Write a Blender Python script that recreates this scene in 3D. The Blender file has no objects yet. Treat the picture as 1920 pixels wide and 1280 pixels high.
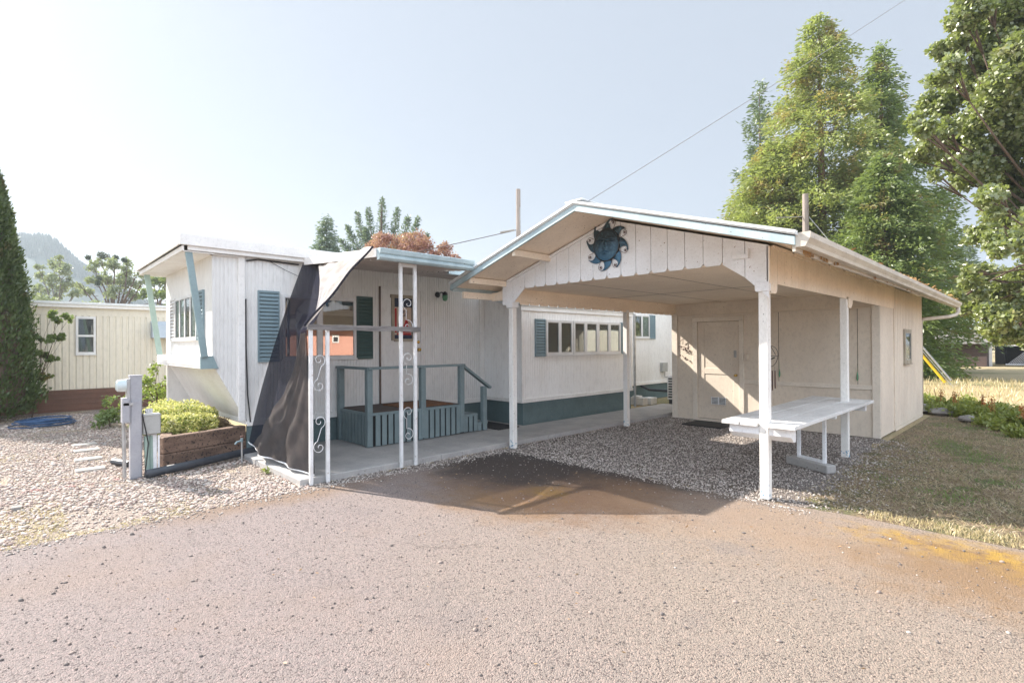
import bpy, math, random
import numpy as np
from mathutils import Vector, Matrix
random.seed(7); RNG = np.random.default_rng(7)
R = math.radians
sc = bpy.context.scene
# ------------------------------------------------------------------ camera
cam = bpy.data.cameras.new("camera"); camo = bpy.data.objects.new("camera", cam); sc.collection.objects.link(camo)
cam.sensor_width = 36; cam.lens = 36*974.2/1920; cam.clip_start = .05; cam.clip_end = 3000
cam.shift_y = 2.3/1920
yaw, pit, rol = R(46.19), R(.289), R(-.328)
F = Vector((-math.sin(yaw)*math.cos(pit), math.cos(yaw)*math.cos(pit), math.sin(pit)))
Rt = Vector((math.cos(yaw), math.sin(yaw), 0)); Up = Rt.cross(F)
R3 = Rt*math.cos(rol)+Up*math.sin(rol); U3 = Up*math.cos(rol)-Rt*math.sin(rol)
m = Matrix((R3, U3, -F)).transposed().to_4x4(); m.translation = (0, 0, 1.6)
camo.matrix_world = m
sc.camera = camo
# ------------------------------------------------------------------ sky, sun, exposure
SUN_AZ, SUN_EL = R(21.6), R(36.8)          # direction the light travels, from +X towards +Y
w = bpy.data.worlds.new("World"); sc.world = w; w.use_nodes = True
wn = w.node_tree.nodes; wl = w.node_tree.links
bg = wn["Background"]; sky = wn.new("ShaderNodeTexSky"); sky.sky_type = 'NISHITA'; sky.sun_disc = False
sky.sun_elevation = SUN_EL
sdir = Vector((-math.cos(SUN_AZ), -math.sin(SUN_AZ)))       # towards the sun
sky.sun_rotation = math.atan2(sdir.x, sdir.y)
sky.air_density = 1.0; sky.dust_density = 3.2; sky.ozone_density = 1.2; sky.altitude = 100
bg.inputs[1].default_value = .115
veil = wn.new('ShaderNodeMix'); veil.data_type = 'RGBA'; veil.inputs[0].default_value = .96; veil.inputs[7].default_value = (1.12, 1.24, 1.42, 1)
wl.new(sky.outputs[0], veil.inputs[6]); # sky brightened opposite the sun, out of view, added as fill for shaded walls
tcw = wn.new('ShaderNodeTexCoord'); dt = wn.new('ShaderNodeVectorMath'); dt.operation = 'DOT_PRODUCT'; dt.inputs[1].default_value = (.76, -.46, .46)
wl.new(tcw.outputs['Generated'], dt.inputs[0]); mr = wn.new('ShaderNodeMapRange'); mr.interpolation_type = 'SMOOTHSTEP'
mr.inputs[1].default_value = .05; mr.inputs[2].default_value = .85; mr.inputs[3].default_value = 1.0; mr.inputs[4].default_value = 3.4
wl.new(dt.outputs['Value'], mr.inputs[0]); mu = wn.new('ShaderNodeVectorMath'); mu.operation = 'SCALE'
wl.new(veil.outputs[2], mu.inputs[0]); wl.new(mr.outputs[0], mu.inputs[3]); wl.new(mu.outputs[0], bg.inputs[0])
sl = bpy.data.lights.new("sun", 'SUN'); sl.energy = 3.0; sl.angle = R(.55); sl.color = (1, .93, .84)
so = bpy.data.objects.new("sun", sl); sc.collection.objects.link(so)
ld = Vector((math.cos(SUN_EL)*math.cos(SUN_AZ), math.cos(SUN_EL)*math.sin(SUN_AZ), -math.sin(SUN_EL)))
so.rotation_euler = ld.to_track_quat('-Z', 'Y').to_euler(); so.location = (-20, -8, 20)
vs = sc.view_settings; vs.view_transform = 'Standard'; vs.look = 'None'; vs.gamma = 1; vs.exposure = 2.12
sc.cycles.use_denoising = True
sc.cycles.max_bounces = 7; sc.cycles.transparent_max_bounces = 16; sc.cycles.volume_bounces = 0
# ------------------------------------------------------------------ helpers
ORG = {}
def tag(o, label=None, cat=None, group=None, kind=None):
    if label: o['label'] = label
    if cat: o['category'] = cat
    if group: o['group'] = group
    if kind: o['kind'] = kind
    return o
def thing(name, loc, label, cat, group=None):
    o = bpy.data.objects.new(name, None); sc.collection.objects.link(o); o.location = loc
    o.empty_display_size = .1
    ORG[o] = Vector(loc); return tag(o, label, cat, group)
def link_mesh(me, name, mat, parent, org=None, smooth=False):
    me.materials.append(mat)
    if smooth: me.polygons.foreach_set('use_smooth', [True]*len(me.polygons))
    o = bpy.data.objects.new(name, me); sc.collection.objects.link(o)
    if parent is not None:
        ORG[o] = ORG[parent]; o.parent = parent
    else:
        ORG[o] = Vector(org) if org is not None else Vector((0, 0, 0)); o.location = ORG[o]
    return o
class MB:
    def __init__(s): s.v = []; s.f = []
    def add(s, vs, fs):
        n = len(s.v); s.v += [tuple(a) for a in vs]; s.f += [tuple(i+n for i in f) for f in fs]; return s
    def box(s, x0, x1, y0, y1, z0, z1):
        return s.add([(x0,y0,z0),(x1,y0,z0),(x1,y1,z0),(x0,y1,z0),(x0,y0,z1),(x1,y0,z1),(x1,y1,z1),(x0,y1,z1)],
                     [(3,2,1,0),(4,5,6,7),(0,1,5,4),(1,2,6,5),(2,3,7,6),(3,0,4,7)])
    def prism(s, poly, ax, a, b):
        """poly in the two other axes (cyclic order), extruded along ax from a to b"""
        def P(u, v, t): return {'X': (t,u,v), 'Y': (u,t,v), 'Z': (u,v,t)}[ax]
        n = len(poly)
        area = sum(poly[i][0]*poly[(i+1) % n][1]-poly[(i+1) % n][0]*poly[i][1] for i in range(n))
        vs = [P(u,v,a) for u,v in poly]+[P(u,v,b) for u,v in poly]
        fs = [tuple(range(n))[::-1], tuple(range(n,2*n))]+[(i,(i+1)%n,n+(i+1)%n,n+i) for i in range(n)]
        flip = (area < 0) ^ (ax == 'Y') ^ (b < a)
        if flip: fs = [f[::-1] for f in fs]
        return s.add(vs, fs)
    def bar(s, p, q, w, h, up=(0,0,1)):
        p, q = Vector(p), Vector(q); d = (q-p).normalized(); u = Vector(up)
        if abs(d.dot(u)) > .99: u = Vector((0,1,0))
        a = d.cross(u).normalized()*w/2; b = a.cross(d).normalized()*h/2
        vs = [p-a-b, p+a-b, p+a+b, p-a+b, q-a-b, q+a-b, q+a+b, q-a+b]
        return s.add(vs, [(3,2,1,0),(4,5,6,7),(0,1,5,4),(1,2,6,5),(2,3,7,6),(3,0,4,7)])
    def tube(s, pts, r, n=8, cap=True):
        pts = [Vector(p) for p in pts]; rs = r if isinstance(r, (list, tuple)) else [r]*len(pts)
        rings = []; prev = None
        for i, p in enumerate(pts):
            d = (pts[min(i+1, len(pts)-1)]-pts[max(i-1, 0)]).normalized()
            if prev is None:
                u = Vector((0,0,1)) if abs(d.z) < .9 else Vector((1,0,0))
                a = d.cross(u).normalized()
            else:
                a = (prev-d*prev.dot(d)).normalized()
            prev = a; b = d.cross(a)
            rings.append([p+(a*math.cos(2*math.pi*k/n)+b*math.sin(2*math.pi*k/n))*rs[i] for k in range(n)])
        vs = [v for rg in rings for v in rg]; fs = []
        for i in range(len(pts)-1):
            for k in range(n):
                fs.append((i*n+k, i*n+(k+1)%n, (i+1)*n+(k+1)%n, (i+1)*n+k))
        if cap: fs += [tuple(range(n))[::-1], tuple(range(len(vs)-n, len(vs)))]
        return s.add(vs, fs)
    def lathe(s, c, axis, prof, n=20):
        """prof: list of (radius, t) along axis unit vector from c"""
        c, ax = Vector(c), Vector(axis).normalized()
        u = Vector((0,0,1)) if abs(ax.z) < .9 else Vector((1,0,0))
        a = ax.cross(u).normalized(); b = ax.cross(a)
        vs = [c+ax*t+(a*math.cos(2*math.pi*k/n)+b*math.sin(2*math.pi*k/n))*r for r, t in prof for k in range(n)]
        fs = [(i*n+k, i*n+(k+1)%n, (i+1)*n+(k+1)%n, (i+1)*n+k) for i in range(len(prof)-1) for k in range(n)]
        fs += [tuple(range(n))[::-1], tuple(range(len(vs)-n, len(vs)))]
        return s.add(vs, fs)
    def grid(s, fn, nu, nv):
        vs = [fn(i/nu, j/nv) for j in range(nv+1) for i in range(nu+1)]
        return s.add(vs, [(j*(nu+1)+i, j*(nu+1)+i+1, (j+1)*(nu+1)+i+1, (j+1)*(nu+1)+i) for j in range(nv) for i in range(nu)])
    def build(s, name, mat, parent=None, org=None, smooth=False, bevel=0):
        o3 = ORG[parent] if parent is not None else (Vector(org) if org is not None else Vector((0,0,0)))
        me = bpy.data.meshes.new(name)
        me.from_pydata([(x-o3.x, y-o3.y, z-o3.z) for x, y, z in s.v], [], s.f); me.update()
        o = link_mesh(me, name, mat, parent, org, smooth)
        if bevel:
            b = o.modifiers.new('bevel', 'BEVEL'); b.width = bevel; b.segments = 1; b.limit_method = 'ANGLE'
        return o
def ribbed(axis, plane, sgn, u0, u1, zb, zt, pitch=.05, depth=.006, gw=.014, ends=None):
    """vertical-ribbed siding sheet: axis 'X' = plane x const running in y; returns MB with backing"""
    zb = zb if callable(zb) else (lambda u, z=zb: z); zt = zt if callable(zt) else (lambda u, z=zt: z)
    us = []; u = u0
    while u < u1-1e-6:
        e = min(u+pitch, u1)
        us += [(u, 0), (max(u, e-gw), 0), (max(u, e-gw*.75), -depth), (max(u, e-gw*.25), -depth)]
        u = e
    us.append((u1, 0))
    m_ = MB(); vs = []
    for u, d in us:
        p = plane+sgn*d
        for z in (zb(u), zt(u)):
            vs.append((p, u, z) if axis == 'X' else (u, p, z))
    fs = []
    for i in range(len(us)-1):
        q = (2*i, 2*i+2, 2*i+3, 2*i+1)
        flip = (axis == 'X' and sgn < 0) or (axis == 'Y' and sgn > 0)
        fs.append(q[::-1] if flip else q)
    m_.add(vs, fs); return m_
# ------------------------------------------------------------------ materials
def newmat(name):
    m_ = bpy.data.materials.new(name); m_.use_nodes = True; nt = m_.node_tree
    return m_, nt, nt.nodes["Principled BSDF"]
def N(nt, t, **kw):
    n = nt.nodes.new(t)
    for k, v in kw.items():
        if k.startswith('_'): n.inputs[k[1:].replace('_', ' ')].default_value = v
        else: setattr(n, k, v)
    return n
def mixc(nt, fac, a, b, mode='MIX'):
    n = nt.nodes.new('ShaderNodeMix'); n.data_type = 'RGBA'; n.blend_type = mode
    for s_, v in ((n.inputs[0], fac), (n.inputs[6], a), (n.inputs[7], b)):
        if isinstance(v, bpy.types.NodeSocket): nt.links.new(v, s_)
        elif isinstance(v, (int, float)): s_.default_value = v
        else: s_.default_value = (*v, 1)
    return n.outputs[2]
def math_(nt, op, a, b=None, clamp=False):
    n = nt.nodes.new('ShaderNodeMath'); n.operation = op; n.use_clamp = clamp
    for i, v in enumerate((a, b)):
        if v is None: continue
        if isinstance(v, bpy.types.NodeSocket): nt.links.new(v, n.inputs[i])
        else: n.inputs[i].default_value = v
    return n.outputs[0]
def ramp(nt, src, lo, hi):
    n = nt.nodes.new('ShaderNodeMapRange'); n.inputs[1].default_value = lo; n.inputs[2].default_value = hi
    n.interpolation_type = 'SMOOTHSTEP'; nt.links.new(src, n.inputs[0]); return n.outputs[0]
def pos(nt, stretch=(1,1,1)):
    g = nt.nodes.new('ShaderNodeNewGeometry'); mp = nt.nodes.new('ShaderNodeMapping'); mp.inputs['Scale'].default_value = stretch
    nt.links.new(g.outputs['Position'], mp.inputs[0]); return mp.outputs[0]
def noise(nt, vec, scale, detail=5, rough=.6):
    n = nt.nodes.new('ShaderNodeTexNoise'); n.inputs['Scale'].default_value = scale; n.inputs['Detail'].default_value = detail
    n.inputs['Roughness'].default_value = rough; nt.links.new(vec, n.inputs['Vector']); return n.outputs[0]
def bump(nt, bs, h, strength, dist):
    b = nt.nodes.new('ShaderNodeBump'); b.inputs['Strength'].default_value = strength; b.inputs['Distance'].default_value = dist
    nt.links.new(h, b.inputs['Height']); nt.links.new(b.outputs[0], bs.inputs['Normal'])
def paint(name, c1, c2, scale=2.5, rough=.6, bs=60, bst=.15, spk=None, spk_t=.72, stretch=(1,1,1), var=(.35,.7), metallic=0, chip=None):
    m_, nt, b = newmat(name); p = pos(nt, stretch)
    col = mixc(nt, ramp(nt, noise(nt, p, scale, 7), *var), c1, c2)
    col = mixc(nt, math_(nt, 'MULTIPLY', ramp(nt, noise(nt, p, scale*14, 4), .45, .75), .35), col, tuple(x*.72 for x in c2))
    if spk: col = mixc(nt, ramp(nt, noise(nt, pos(nt), 38, 2, .4), spk_t, spk_t+.03), col, spk)
    if chip:   # flaked paint near the foot of a post
        g = nt.nodes.new('ShaderNodeSeparateXYZ'); nt.links.new(pos(nt), g.inputs[0])
        k = math_(nt, 'SUBTRACT', noise(nt, pos(nt), 16, 4), math_(nt, 'MULTIPLY', g.outputs[2], chip[1]))
        col = mixc(nt, ramp(nt, k, .50, .53), col, chip[0])
    nt.links.new(col, b.inputs['Base Color']); b.inputs['Roughness'].default_value = rough; b.inputs['Metallic'].default_value = metallic
    bump(nt, b, noise(nt, p, bs, 4), bst, .004)
    return m_
def leafmat(name, c1, c2, c3=None, trans=.45, scale=1.2, t3=.62, gloss=.04):
    m_ = bpy.data.materials.new(name); m_.use_nodes = True; nt = m_.node_tree; nt.nodes.clear()
    out = nt.nodes.new('ShaderNodeOutputMaterial'); g = nt.nodes.new('ShaderNodeNewGeometry')
    col = mixc(nt, g.outputs['Random Per Island'], c1, c2)
    if c3: col = mixc(nt, ramp(nt, noise(nt, pos(nt), scale, 3), t3, t3+.06), col, c3)
    col = mixc(nt, .45, col, mixc(nt, noise(nt, pos(nt), scale*2, 3), tuple(x*.45 for x in c1), tuple(min(1, x*1.5) for x in c2)))
    d = N(nt, 'ShaderNodeBsdfDiffuse'); t = N(nt, 'ShaderNodeBsdfTranslucent'); gl = N(nt, 'ShaderNodeBsdfGlossy', _Roughness=.45)
    nt.links.new(col, d.inputs[0]); tc = mixc(nt, .35, col, (.35, .45, .05)); nt.links.new(tc, t.inputs[0])
    gl.inputs[0].default_value = (1, 1, 1, 1)
    mx = N(nt, 'ShaderNodeMixShader'); mx.inputs[0].default_value = trans
    nt.links.new(d.outputs[0], mx.inputs[1]); nt.links.new(t.outputs[0], mx.inputs[2])
    m2 = N(nt, 'ShaderNodeMixShader'); m2.inputs[0].default_value = gloss
    nt.links.new(mx.outputs[0], m2.inputs[1]); nt.links.new(gl.outputs[0], m2.inputs[2])
    nt.links.new(m2.outputs[0], out.inputs[0]); return m_
def glassmat(name, tint=(.9,.95,.95), refl=.18):
    m_ = bpy.data.materials.new(name); m_.use_nodes = True; nt = m_.node_tree; nt.nodes.clear()
    out = nt.nodes.new('ShaderNodeOutputMaterial'); tr = N(nt, 'ShaderNodeBsdfTransparent'); gl = N(nt, 'ShaderNodeBsdfGlossy', _Roughness=.01)
    tr.inputs[0].default_value = (*tint, 1)
    fr = N(nt, 'ShaderNodeFresnel', _IOR=1.5); k = math_(nt, 'ADD', math_(nt, 'MULTIPLY', fr.outputs[0], .5), refl, True)
    mx = N(nt, 'ShaderNodeMixShader'); nt.links.new(k, mx.inputs[0]); nt.links.new(tr.outputs[0], mx.inputs[1]); nt.links.new(gl.outputs[0], mx.inputs[2])
    nt.links.new(mx.outputs[0], out.inputs[0]); return m_
M = {}
M['siding'] = paint('white_siding', (.80,.785,.76), (.72,.70,.67), 1.2, .45, 40, .05, stretch=(1,1,.35))
M['trim'] = paint('white_trim', (.88,.86,.83), (.78,.75,.71), 2, .5, 60, .08)
M['sidingbay'] = paint('white_bay_siding', (.91,.90,.88), (.86,.84,.81), 1.2, .45, 40, .05, stretch=(1,1,.35))
M['roofwhite'] = paint('white_roof_metal', (.80,.81,.80), (.66,.68,.68), 1.5, .45, 30, .05)
M['teal'] = paint('teal_paint', (.20,.26,.27), (.16,.215,.225), 3, .6, 70, .25)
M['tealdark'] = paint('dark_teal_shutter', (.065,.115,.105), (.05,.095,.09), 3, .5, 60, .1)
M['tealshut'] = paint('teal_shutter', (.22,.30,.33), (.19,.265,.295), 3, .5, 60, .1)
M['tealskirt'] = paint('teal_block_skirting', (.125,.18,.185), (.10,.145,.15), 2, .75, 50, .3, spk=(.2,.22,.2), spk_t=.7)
M['paleteal'] = paint('pale_teal_fascia', (.46,.56,.58), (.34,.43,.46), 4, .5, 60, .15, spk=(.2,.22,.2), spk_t=.72, stretch=(1,1,1))
M['brace'] = paint('pale_teal_brace', (.27,.36,.37), (.23,.31,.32), 3, .5, 60, .1)
M['greenbr'] = paint('pale_green_brace', (.38,.50,.44), (.33,.44,.39), 3, .5, 60, .1)
M['woodw'] = paint('white_painted_wood', (.86,.87,.89), (.77,.77,.77), 2.5, .6, 55, .25, spk=(.28,.2,.15), spk_t=.735)
M['post'] = paint('white_post_paint', (.87,.85,.81), (.76,.73,.68), 5, .6, 70, .35, spk=(.35,.33,.31), spk_t=.70, stretch=(1,1,.4), chip=((.18,.33,.45), .9))
M['beige'] = paint('beige_painted_wood', (.93,.80,.65), (.85,.72,.58), 2.2, .65, 55, .25, spk=(.2,.13,.09), spk_t=.72)
M['ply'] = paint('cream_plywood', (.76,.66,.54), (.68,.585,.48), 1.8, .7, 45, .25, spk=(.3,.22,.16), spk_t=.73, stretch=(1,1,.6))
M['plytrim'] = paint('cream_trim_board', (.80,.71,.60), (.70,.62,.52), 2.2, .6, 55, .25, spk=(.3,.22,.16), spk_t=.74)
M['seam'] = paint('panel_seam', (.22,.17,.13), (.14,.11,.09), 20, .9, 60, .2)
M['canopy'] = paint('canopy_underside', (.50,.45,.42), (.42,.38,.35), 3, .5, 60, .1)
M['gutter'] = paint('cream_gutter_metal', (.66,.60,.51), (.50,.44,.37), 5, .5, 60, .1, spk=(.28,.2,.13), spk_t=.70, stretch=(2,.5,2))
M['rot'] = paint('rotted_timber', (.42,.24,.09), (.18,.09,.04), 30, .9, 90, .8)
M['dark'] = paint('dark_void', (.012,.012,.014), (.02,.02,.02), 3, .8, 10, 0)
M['tubew'] = paint('white_enamel_tube', (.80,.80,.80), (.66,.65,.64), 7, .4, 60, .1, spk=(.4,.35,.3), spk_t=.72)
M['weather'] = paint('weathered_grey_plank', (.24,.22,.21), (.13,.12,.115), 9, .85, 80, .6, stretch=(3,.35,3))
M['concrete'] = paint('concrete_slab', (.42,.40,.38), (.33,.32,.31), 2.5, .85, 90, .3, spk=(.2,.19,.18), spk_t=.70)
M['concw'] = paint('painted_concrete_block', (.72,.71,.69), (.6,.58,.55), 4, .85, 90, .3)
M['brown'] = paint('brown_metal_skirting', (.16,.075,.05), (.12,.06,.04), 2, .6, 50, .1)
M['cream'] = paint('cream_corrugated_metal', (.74,.68,.56), (.68,.62,.51), 1.2, .5, 40, .05, stretch=(1,1,.4))
M['tie'] = paint('old_railroad_tie', (.24,.155,.11), (.12,.075,.055), 3.5, .85, 45, .7, spk=(.05,.035,.03), spk_t=.60, stretch=(1,1,2.5))
M['soil'] = paint('dry_soil', (.30,.23,.18), (.20,.15,.12), 8, .95, 60, .8)
M['grey'] = paint('grey_painted_pedestal', (.40,.40,.42), (.33,.33,.36), 4, .55, 60, .1)
M['greybox'] = paint('grey_plastic_box', (.42,.42,.40), (.36,.36,.34), 4, .5, 60, .1)
M['black'] = paint('black_pipe_plastic', (.03,.035,.045), (.05,.055,.065), 6, .5, 60, .1)
M['blackmetal'] = paint('black_metal', (.015,.015,.017), (.03,.03,.03), 8, .4, 60, .1)
M['brass'] = paint('brass', (.75,.5,.16), (.6,.4,.12), 8, .25, 60, .05, metallic=1)
M['galv'] = paint('galvanised_steel', (.5,.5,.5), (.38,.38,.37), 9, .45, 60, .1, metallic=.7)
M['orangeh'] = paint('orange_house_paint', (.70,.36,.27), (.64,.32,.24), 1, .8, 40, .1)
M['polewood'] = paint('grey_pole_wood', (.33,.28,.25), (.22,.19,.17), 5, .9, 50, .5, stretch=(3,3,.3))
M['bark'] = paint('bark', (.15,.10,.075), (.085,.06,.045), 6, .95, 30, .9, stretch=(2,2,.5))
M['barkred'] = paint('reddish_bark', (.26,.15,.10), (.15,.09,.065), 6, .95, 30, .9, stretch=(2,2,.5))
M['barkpale'] = paint('pale_bark', (.20,.18,.16), (.13,.12,.11), 6, .95, 30, .9, stretch=(2,2,.5))
M['shake'] = paint('weathered_board_siding', (.10,.07,.065), (.06,.045,.042), 3, .9, 40, .5, stretch=(.4,1,6))
M['carpet'] = paint('grey_brown_carpet', (.10,.075,.065), (.075,.06,.05), 8, .95, 220, .6)
M['matorange'] = paint('rust_brown_doormat', (.24,.10,.035), (.13,.06,.03), 22, .95, 220, .6)
M['rubber'] = paint('black_rubber_mat', (.018,.018,.02), (.03,.03,.032), 8, .75, 150, .4)
M['hose'] = paint('blue_hose', (.03,.09,.20), (.02,.06,.15), 6, .4, 60, .1)
M['hoseg'] = paint('green_hose', (.03,.16,.12), (.02,.12,.09), 6, .4, 60, .1)
M['stone'] = paint('grey_field_stone', (.30,.28,.26), (.18,.165,.155), 5, .9, 40, .7)
M['paver'] = paint('pale_paver', (.50,.47,.42), (.42,.39,.35), 5, .9, 60, .4)
M['curtain'] = paint('pale_curtain', (.62,.62,.58), (.5,.5,.46), 3, .9, 40, .1, stretch=(1,1,.2))
M['curtainp'] = paint('white_panel_curtain', (.8,.82,.82), (.75,.77,.77), 3, .9, 40, .1)
M['curtaintan'] = paint('brown_curtain', (.30,.25,.22), (.22,.18,.16), 3, .9, 40, .1)
M['curtaingreen'] = paint('olive_curtain', (.11,.105,.075), (.07,.068,.05), 3, .9, 40, .1)
M['interior'] = paint('dark_room', (.035,.033,.035), (.05,.045,.045), 3, .9, 40, 0)
M['frost'] = paint('white_frame_metal', (.74,.73,.72), (.66,.65,.63), 4, .4, 40, .05)
M['beigeframe'] = paint('old_cream_wood_trim', (.42,.37,.29), (.28,.23,.17), 9, .7, 40, .2, stretch=(1,1,.3))
M['yellow'] = paint('yellow_plastic', (.75,.5,.02), (.65,.42,.02), 4, .4, 40, .05)
M['netpale'] = None
M['glass'] = glassmat('window_glass', refl=.03); M['glassmirror'] = glassmat('reflecting_window_glass', refl=.35)
M['glassdark'] = glassmat('dim_window_glass', (.75,.78,.78), .45)
M['wire'] = paint('cable', (.10,.08,.08), (.12,.1,.1), 3, .6, 10, 0)
M['wirelight'] = paint('pale_cable', (.30,.29,.28), (.28,.27,.26), 3, .6, 10, 0)
M['red'] = paint('red_print', (.45,.02,.025), (.36,.02,.02), 12, .6, 10, 0)
M['paper'] = paint('poster_paper', (.62,.48,.38), (.55,.42,.34), 8, .7, 10, 0)
M['navy'] = paint('navy_print', (.02,.03,.07), (.02,.025,.05), 8, .6, 10, 0)
M['rusty'] = paint('rusty_wire', (.10,.04,.03), (.06,.03,.03), 12, .8, 60, .3)
M['lattice'] = paint('white_lattice', (.75,.75,.78), (.68,.68,.7), 3, .6, 40, .1)
def m_net(name, c1, c2, fac):
    m_ = bpy.data.materials.new(name); m_.use_nodes = True; nt = m_.node_tree; nt.nodes.clear()
    out = nt.nodes.new('ShaderNodeOutputMaterial'); d = N(nt, 'ShaderNodeBsdfDiffuse'); tr = N(nt, 'ShaderNodeBsdfTransparent'); tl = N(nt, 'ShaderNodeBsdfTranslucent')
    p = pos(nt); col = mixc(nt, ramp(nt, noise(nt, p, 5, 6), .35, .7), c1, c2)
    nt.links.new(col, d.inputs[0]); nt.links.new(col, tl.inputs[0])
    a = N(nt, 'ShaderNodeMixShader'); a.inputs[0].default_value = .18
    nt.links.new(d.outputs[0], a.inputs[1]); nt.links.new(tl.outputs[0], a.inputs[2])
    wv = N(nt, 'ShaderNodeTexNoise'); wv.inputs['Scale'].default_value = 160; nt.links.new(p, wv.inputs['Vector'])
    k = math_(nt, 'ADD', math_(nt, 'MULTIPLY', wv.outputs[0], .3), fac-.15, True)
    mx = N(nt, 'ShaderNodeMixShader'); nt.links.new(k, mx.inputs[0]); nt.links.new(a.outputs[0], mx.inputs[1]); nt.links.new(tr.outputs[0], mx.inputs[2])
    nt.links.new(mx.outputs[0], out.inputs[0]); return m_
M['netdark'] = m_net('dark_shade_cloth', (.020,.022,.036), (.036,.036,.046), .15)
M['netbrown'] = m_net('brown_shade_cloth', (.12,.105,.10), (.085,.078,.076), .14)  # browner and paler cloth colour than the side curtain
M['netpale'] = m_net('pale_shade_cloth', (.68,.64,.61), (.50,.46,.43), .34)  # much paler cloth colour, used for the top flap only
# asphalt
def m_asphalt():
    m_, nt, b = newmat('old_asphalt'); p = pos(nt)
    v = N(nt, 'ShaderNodeTexVoronoi', _Scale=120.0); nt.links.new(p, v.inputs['Vector'])
    vc = N(nt, 'ShaderNodeTexVoronoi', _Scale=260.0); nt.links.new(p, vc.inputs['Vector'])
    base = mixc(nt, noise(nt, p, 1.1, 6), (.22,.192,.168), (.275,.24,.21))
    sp = nt.nodes.new('ShaderNodeSeparateColor'); nt.links.new(v.outputs['Color'], sp.inputs[0])
    base = mixc(nt, ramp(nt, sp.outputs[0], .55, 1), base, (.34,.275,.24))
    base = mixc(nt, ramp(nt, sp.outputs[1], .80, .95), base, (.10,.082,.075))
    base = mixc(nt, math_(nt, 'MULTIPLY', ramp(nt, noise(nt, p, 300, 2, .5), .58, .66), .5), base, (.12,.10,.095))
    def blob(cx, cy, r0, r1, ns, amp, sx=1, sy=1):
        q = nt.nodes.new('ShaderNodeVectorMath'); q.operation = 'SUBTRACT'; nt.links.new(p, q.inputs[0]); q.inputs[1].default_value = (cx, cy, 0)
        s_ = nt.nodes.new('ShaderNodeVectorMath'); s_.operation = 'MULTIPLY'; nt.links.new(q.outputs[0], s_.inputs[0]); s_.inputs[1].default_value = (sx, sy, 0)
        l = nt.nodes.new('ShaderNodeVectorMath'); l.operation = 'LENGTH'; nt.links.new(s_.outputs[0], l.inputs[0])
        d = math_(nt, 'ADD', l.outputs['Value'], math_(nt, 'MULTIPLY', math_(nt, 'SUBTRACT', noise(nt, p, ns, 10, .74), .5), amp*1.25))
        return math_(nt, 'SUBTRACT', 1.0, ramp(nt, d, r0, r1))
    gx_ = nt.nodes.new('ShaderNodeSeparateXYZ'); nt.links.new(p, gx_.inputs[0])
    side = math_(nt, 'ADD', math_(nt, 'SUBTRACT', gx_.outputs[1], math_(nt, 'MULTIPLY', gx_.outputs[0], -.6)), math_(nt, 'MULTIPLY', noise(nt, p, .8, 5), 3.0))
    base = mixc(nt, ramp(nt, side, 0.2, 4.6), mixc(nt, 1.0, base, (.97,.93,1.0), 'MULTIPLY'), mixc(nt, 1.0, base, (1.06,1.0,.93), 'MULTIPLY'))
    v3 = N(nt, 'ShaderNodeTexVoronoi', _Scale=38.0); nt.links.new(p, v3.inputs['Vector']); s3 = nt.nodes.new('ShaderNodeSeparateColor'); nt.links.new(v3.outputs['Color'], s3.inputs[0])
    pit = math_(nt, 'MULTIPLY', math_(nt, 'SUBTRACT', 1.0, ramp(nt, v3.outputs['Distance'], .12, .26)), ramp(nt, math_(nt, 'ADD', s3.outputs[0], math_(nt, 'MULTIPLY', noise(nt, p, 1.3, 5), .55)), .98, 1.06))
    base = mixc(nt, math_(nt, 'MULTIPLY', pit, .85), base, (.045,.035,.033))
    rust = math_(nt, 'MULTIPLY', blob(-4.1, 4.55, .9, 1.75, 2.6, 1.3, .85, 1.2), .8)
    base = mixc(nt, rust, base, (.16,.078,.032))
    rust2 = math_(nt, 'MULTIPLY', blob(-1.7, 4.75, -.3, 1.35, 1.8, 2.3, .55, 1), .6)
    base = mixc(nt, rust2, base, (.30,.20,.125))
    edge = math_(nt, 'MULTIPLY', blob(-5.75, 2.2, .1, .7, 2, .6, 1.2, .35), .6); base = mixc(nt, edge, base, (.22,.135,.07))
    cv = N(nt, 'ShaderNodeTexVoronoi', _Scale=.55); cv.feature = 'DISTANCE_TO_EDGE'
    dv = nt.nodes.new('ShaderNodeVectorMath'); dv.operation = 'ADD'; nz_ = nt.nodes.new('ShaderNodeTexNoise'); nz_.inputs['Scale'].default_value = 1.6; nz_.inputs['Detail'].default_value = 8; nt.links.new(p, nz_.inputs['Vector'])
    sc_ = nt.nodes.new('ShaderNodeVectorMath'); sc_.operation = 'SCALE'; sc_.inputs[3].default_value = .9; nt.links.new(nz_.outputs['Color'], sc_.inputs[0]); nt.links.new(p, dv.inputs[0]); nt.links.new(sc_.outputs[0], dv.inputs[1]); nt.links.new(dv.outputs[0], cv.inputs['Vector'])
    ck = math_(nt, 'MULTIPLY', math_(nt, 'SUBTRACT', 1.0, ramp(nt, cv.outputs['Distance'], .0, .006)), ramp(nt, noise(nt, p, .7, 4), .52, .62))
    base = mixc(nt, math_(nt, 'MULTIPLY', ck, .55), base, (.09,.07,.06))
    base = mixc(nt, math_(nt, 'MULTIPLY', ramp(nt, noise(nt, p, .5, 5), .5, .68), .35), base, (.26,.19,.15)); base = mixc(nt, math_(nt, 'MULTIPLY', ramp(nt, noise(nt, p, .9, 6), .56, .7), .3), base, (.15,.13,.13))
    moss = math_(nt, 'MULTIPLY', blob(-3.85, 4.2, -.2, .42, 6, 1.1), .85); base = mixc(nt, moss, base, (.27,.145,.012))
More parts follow.
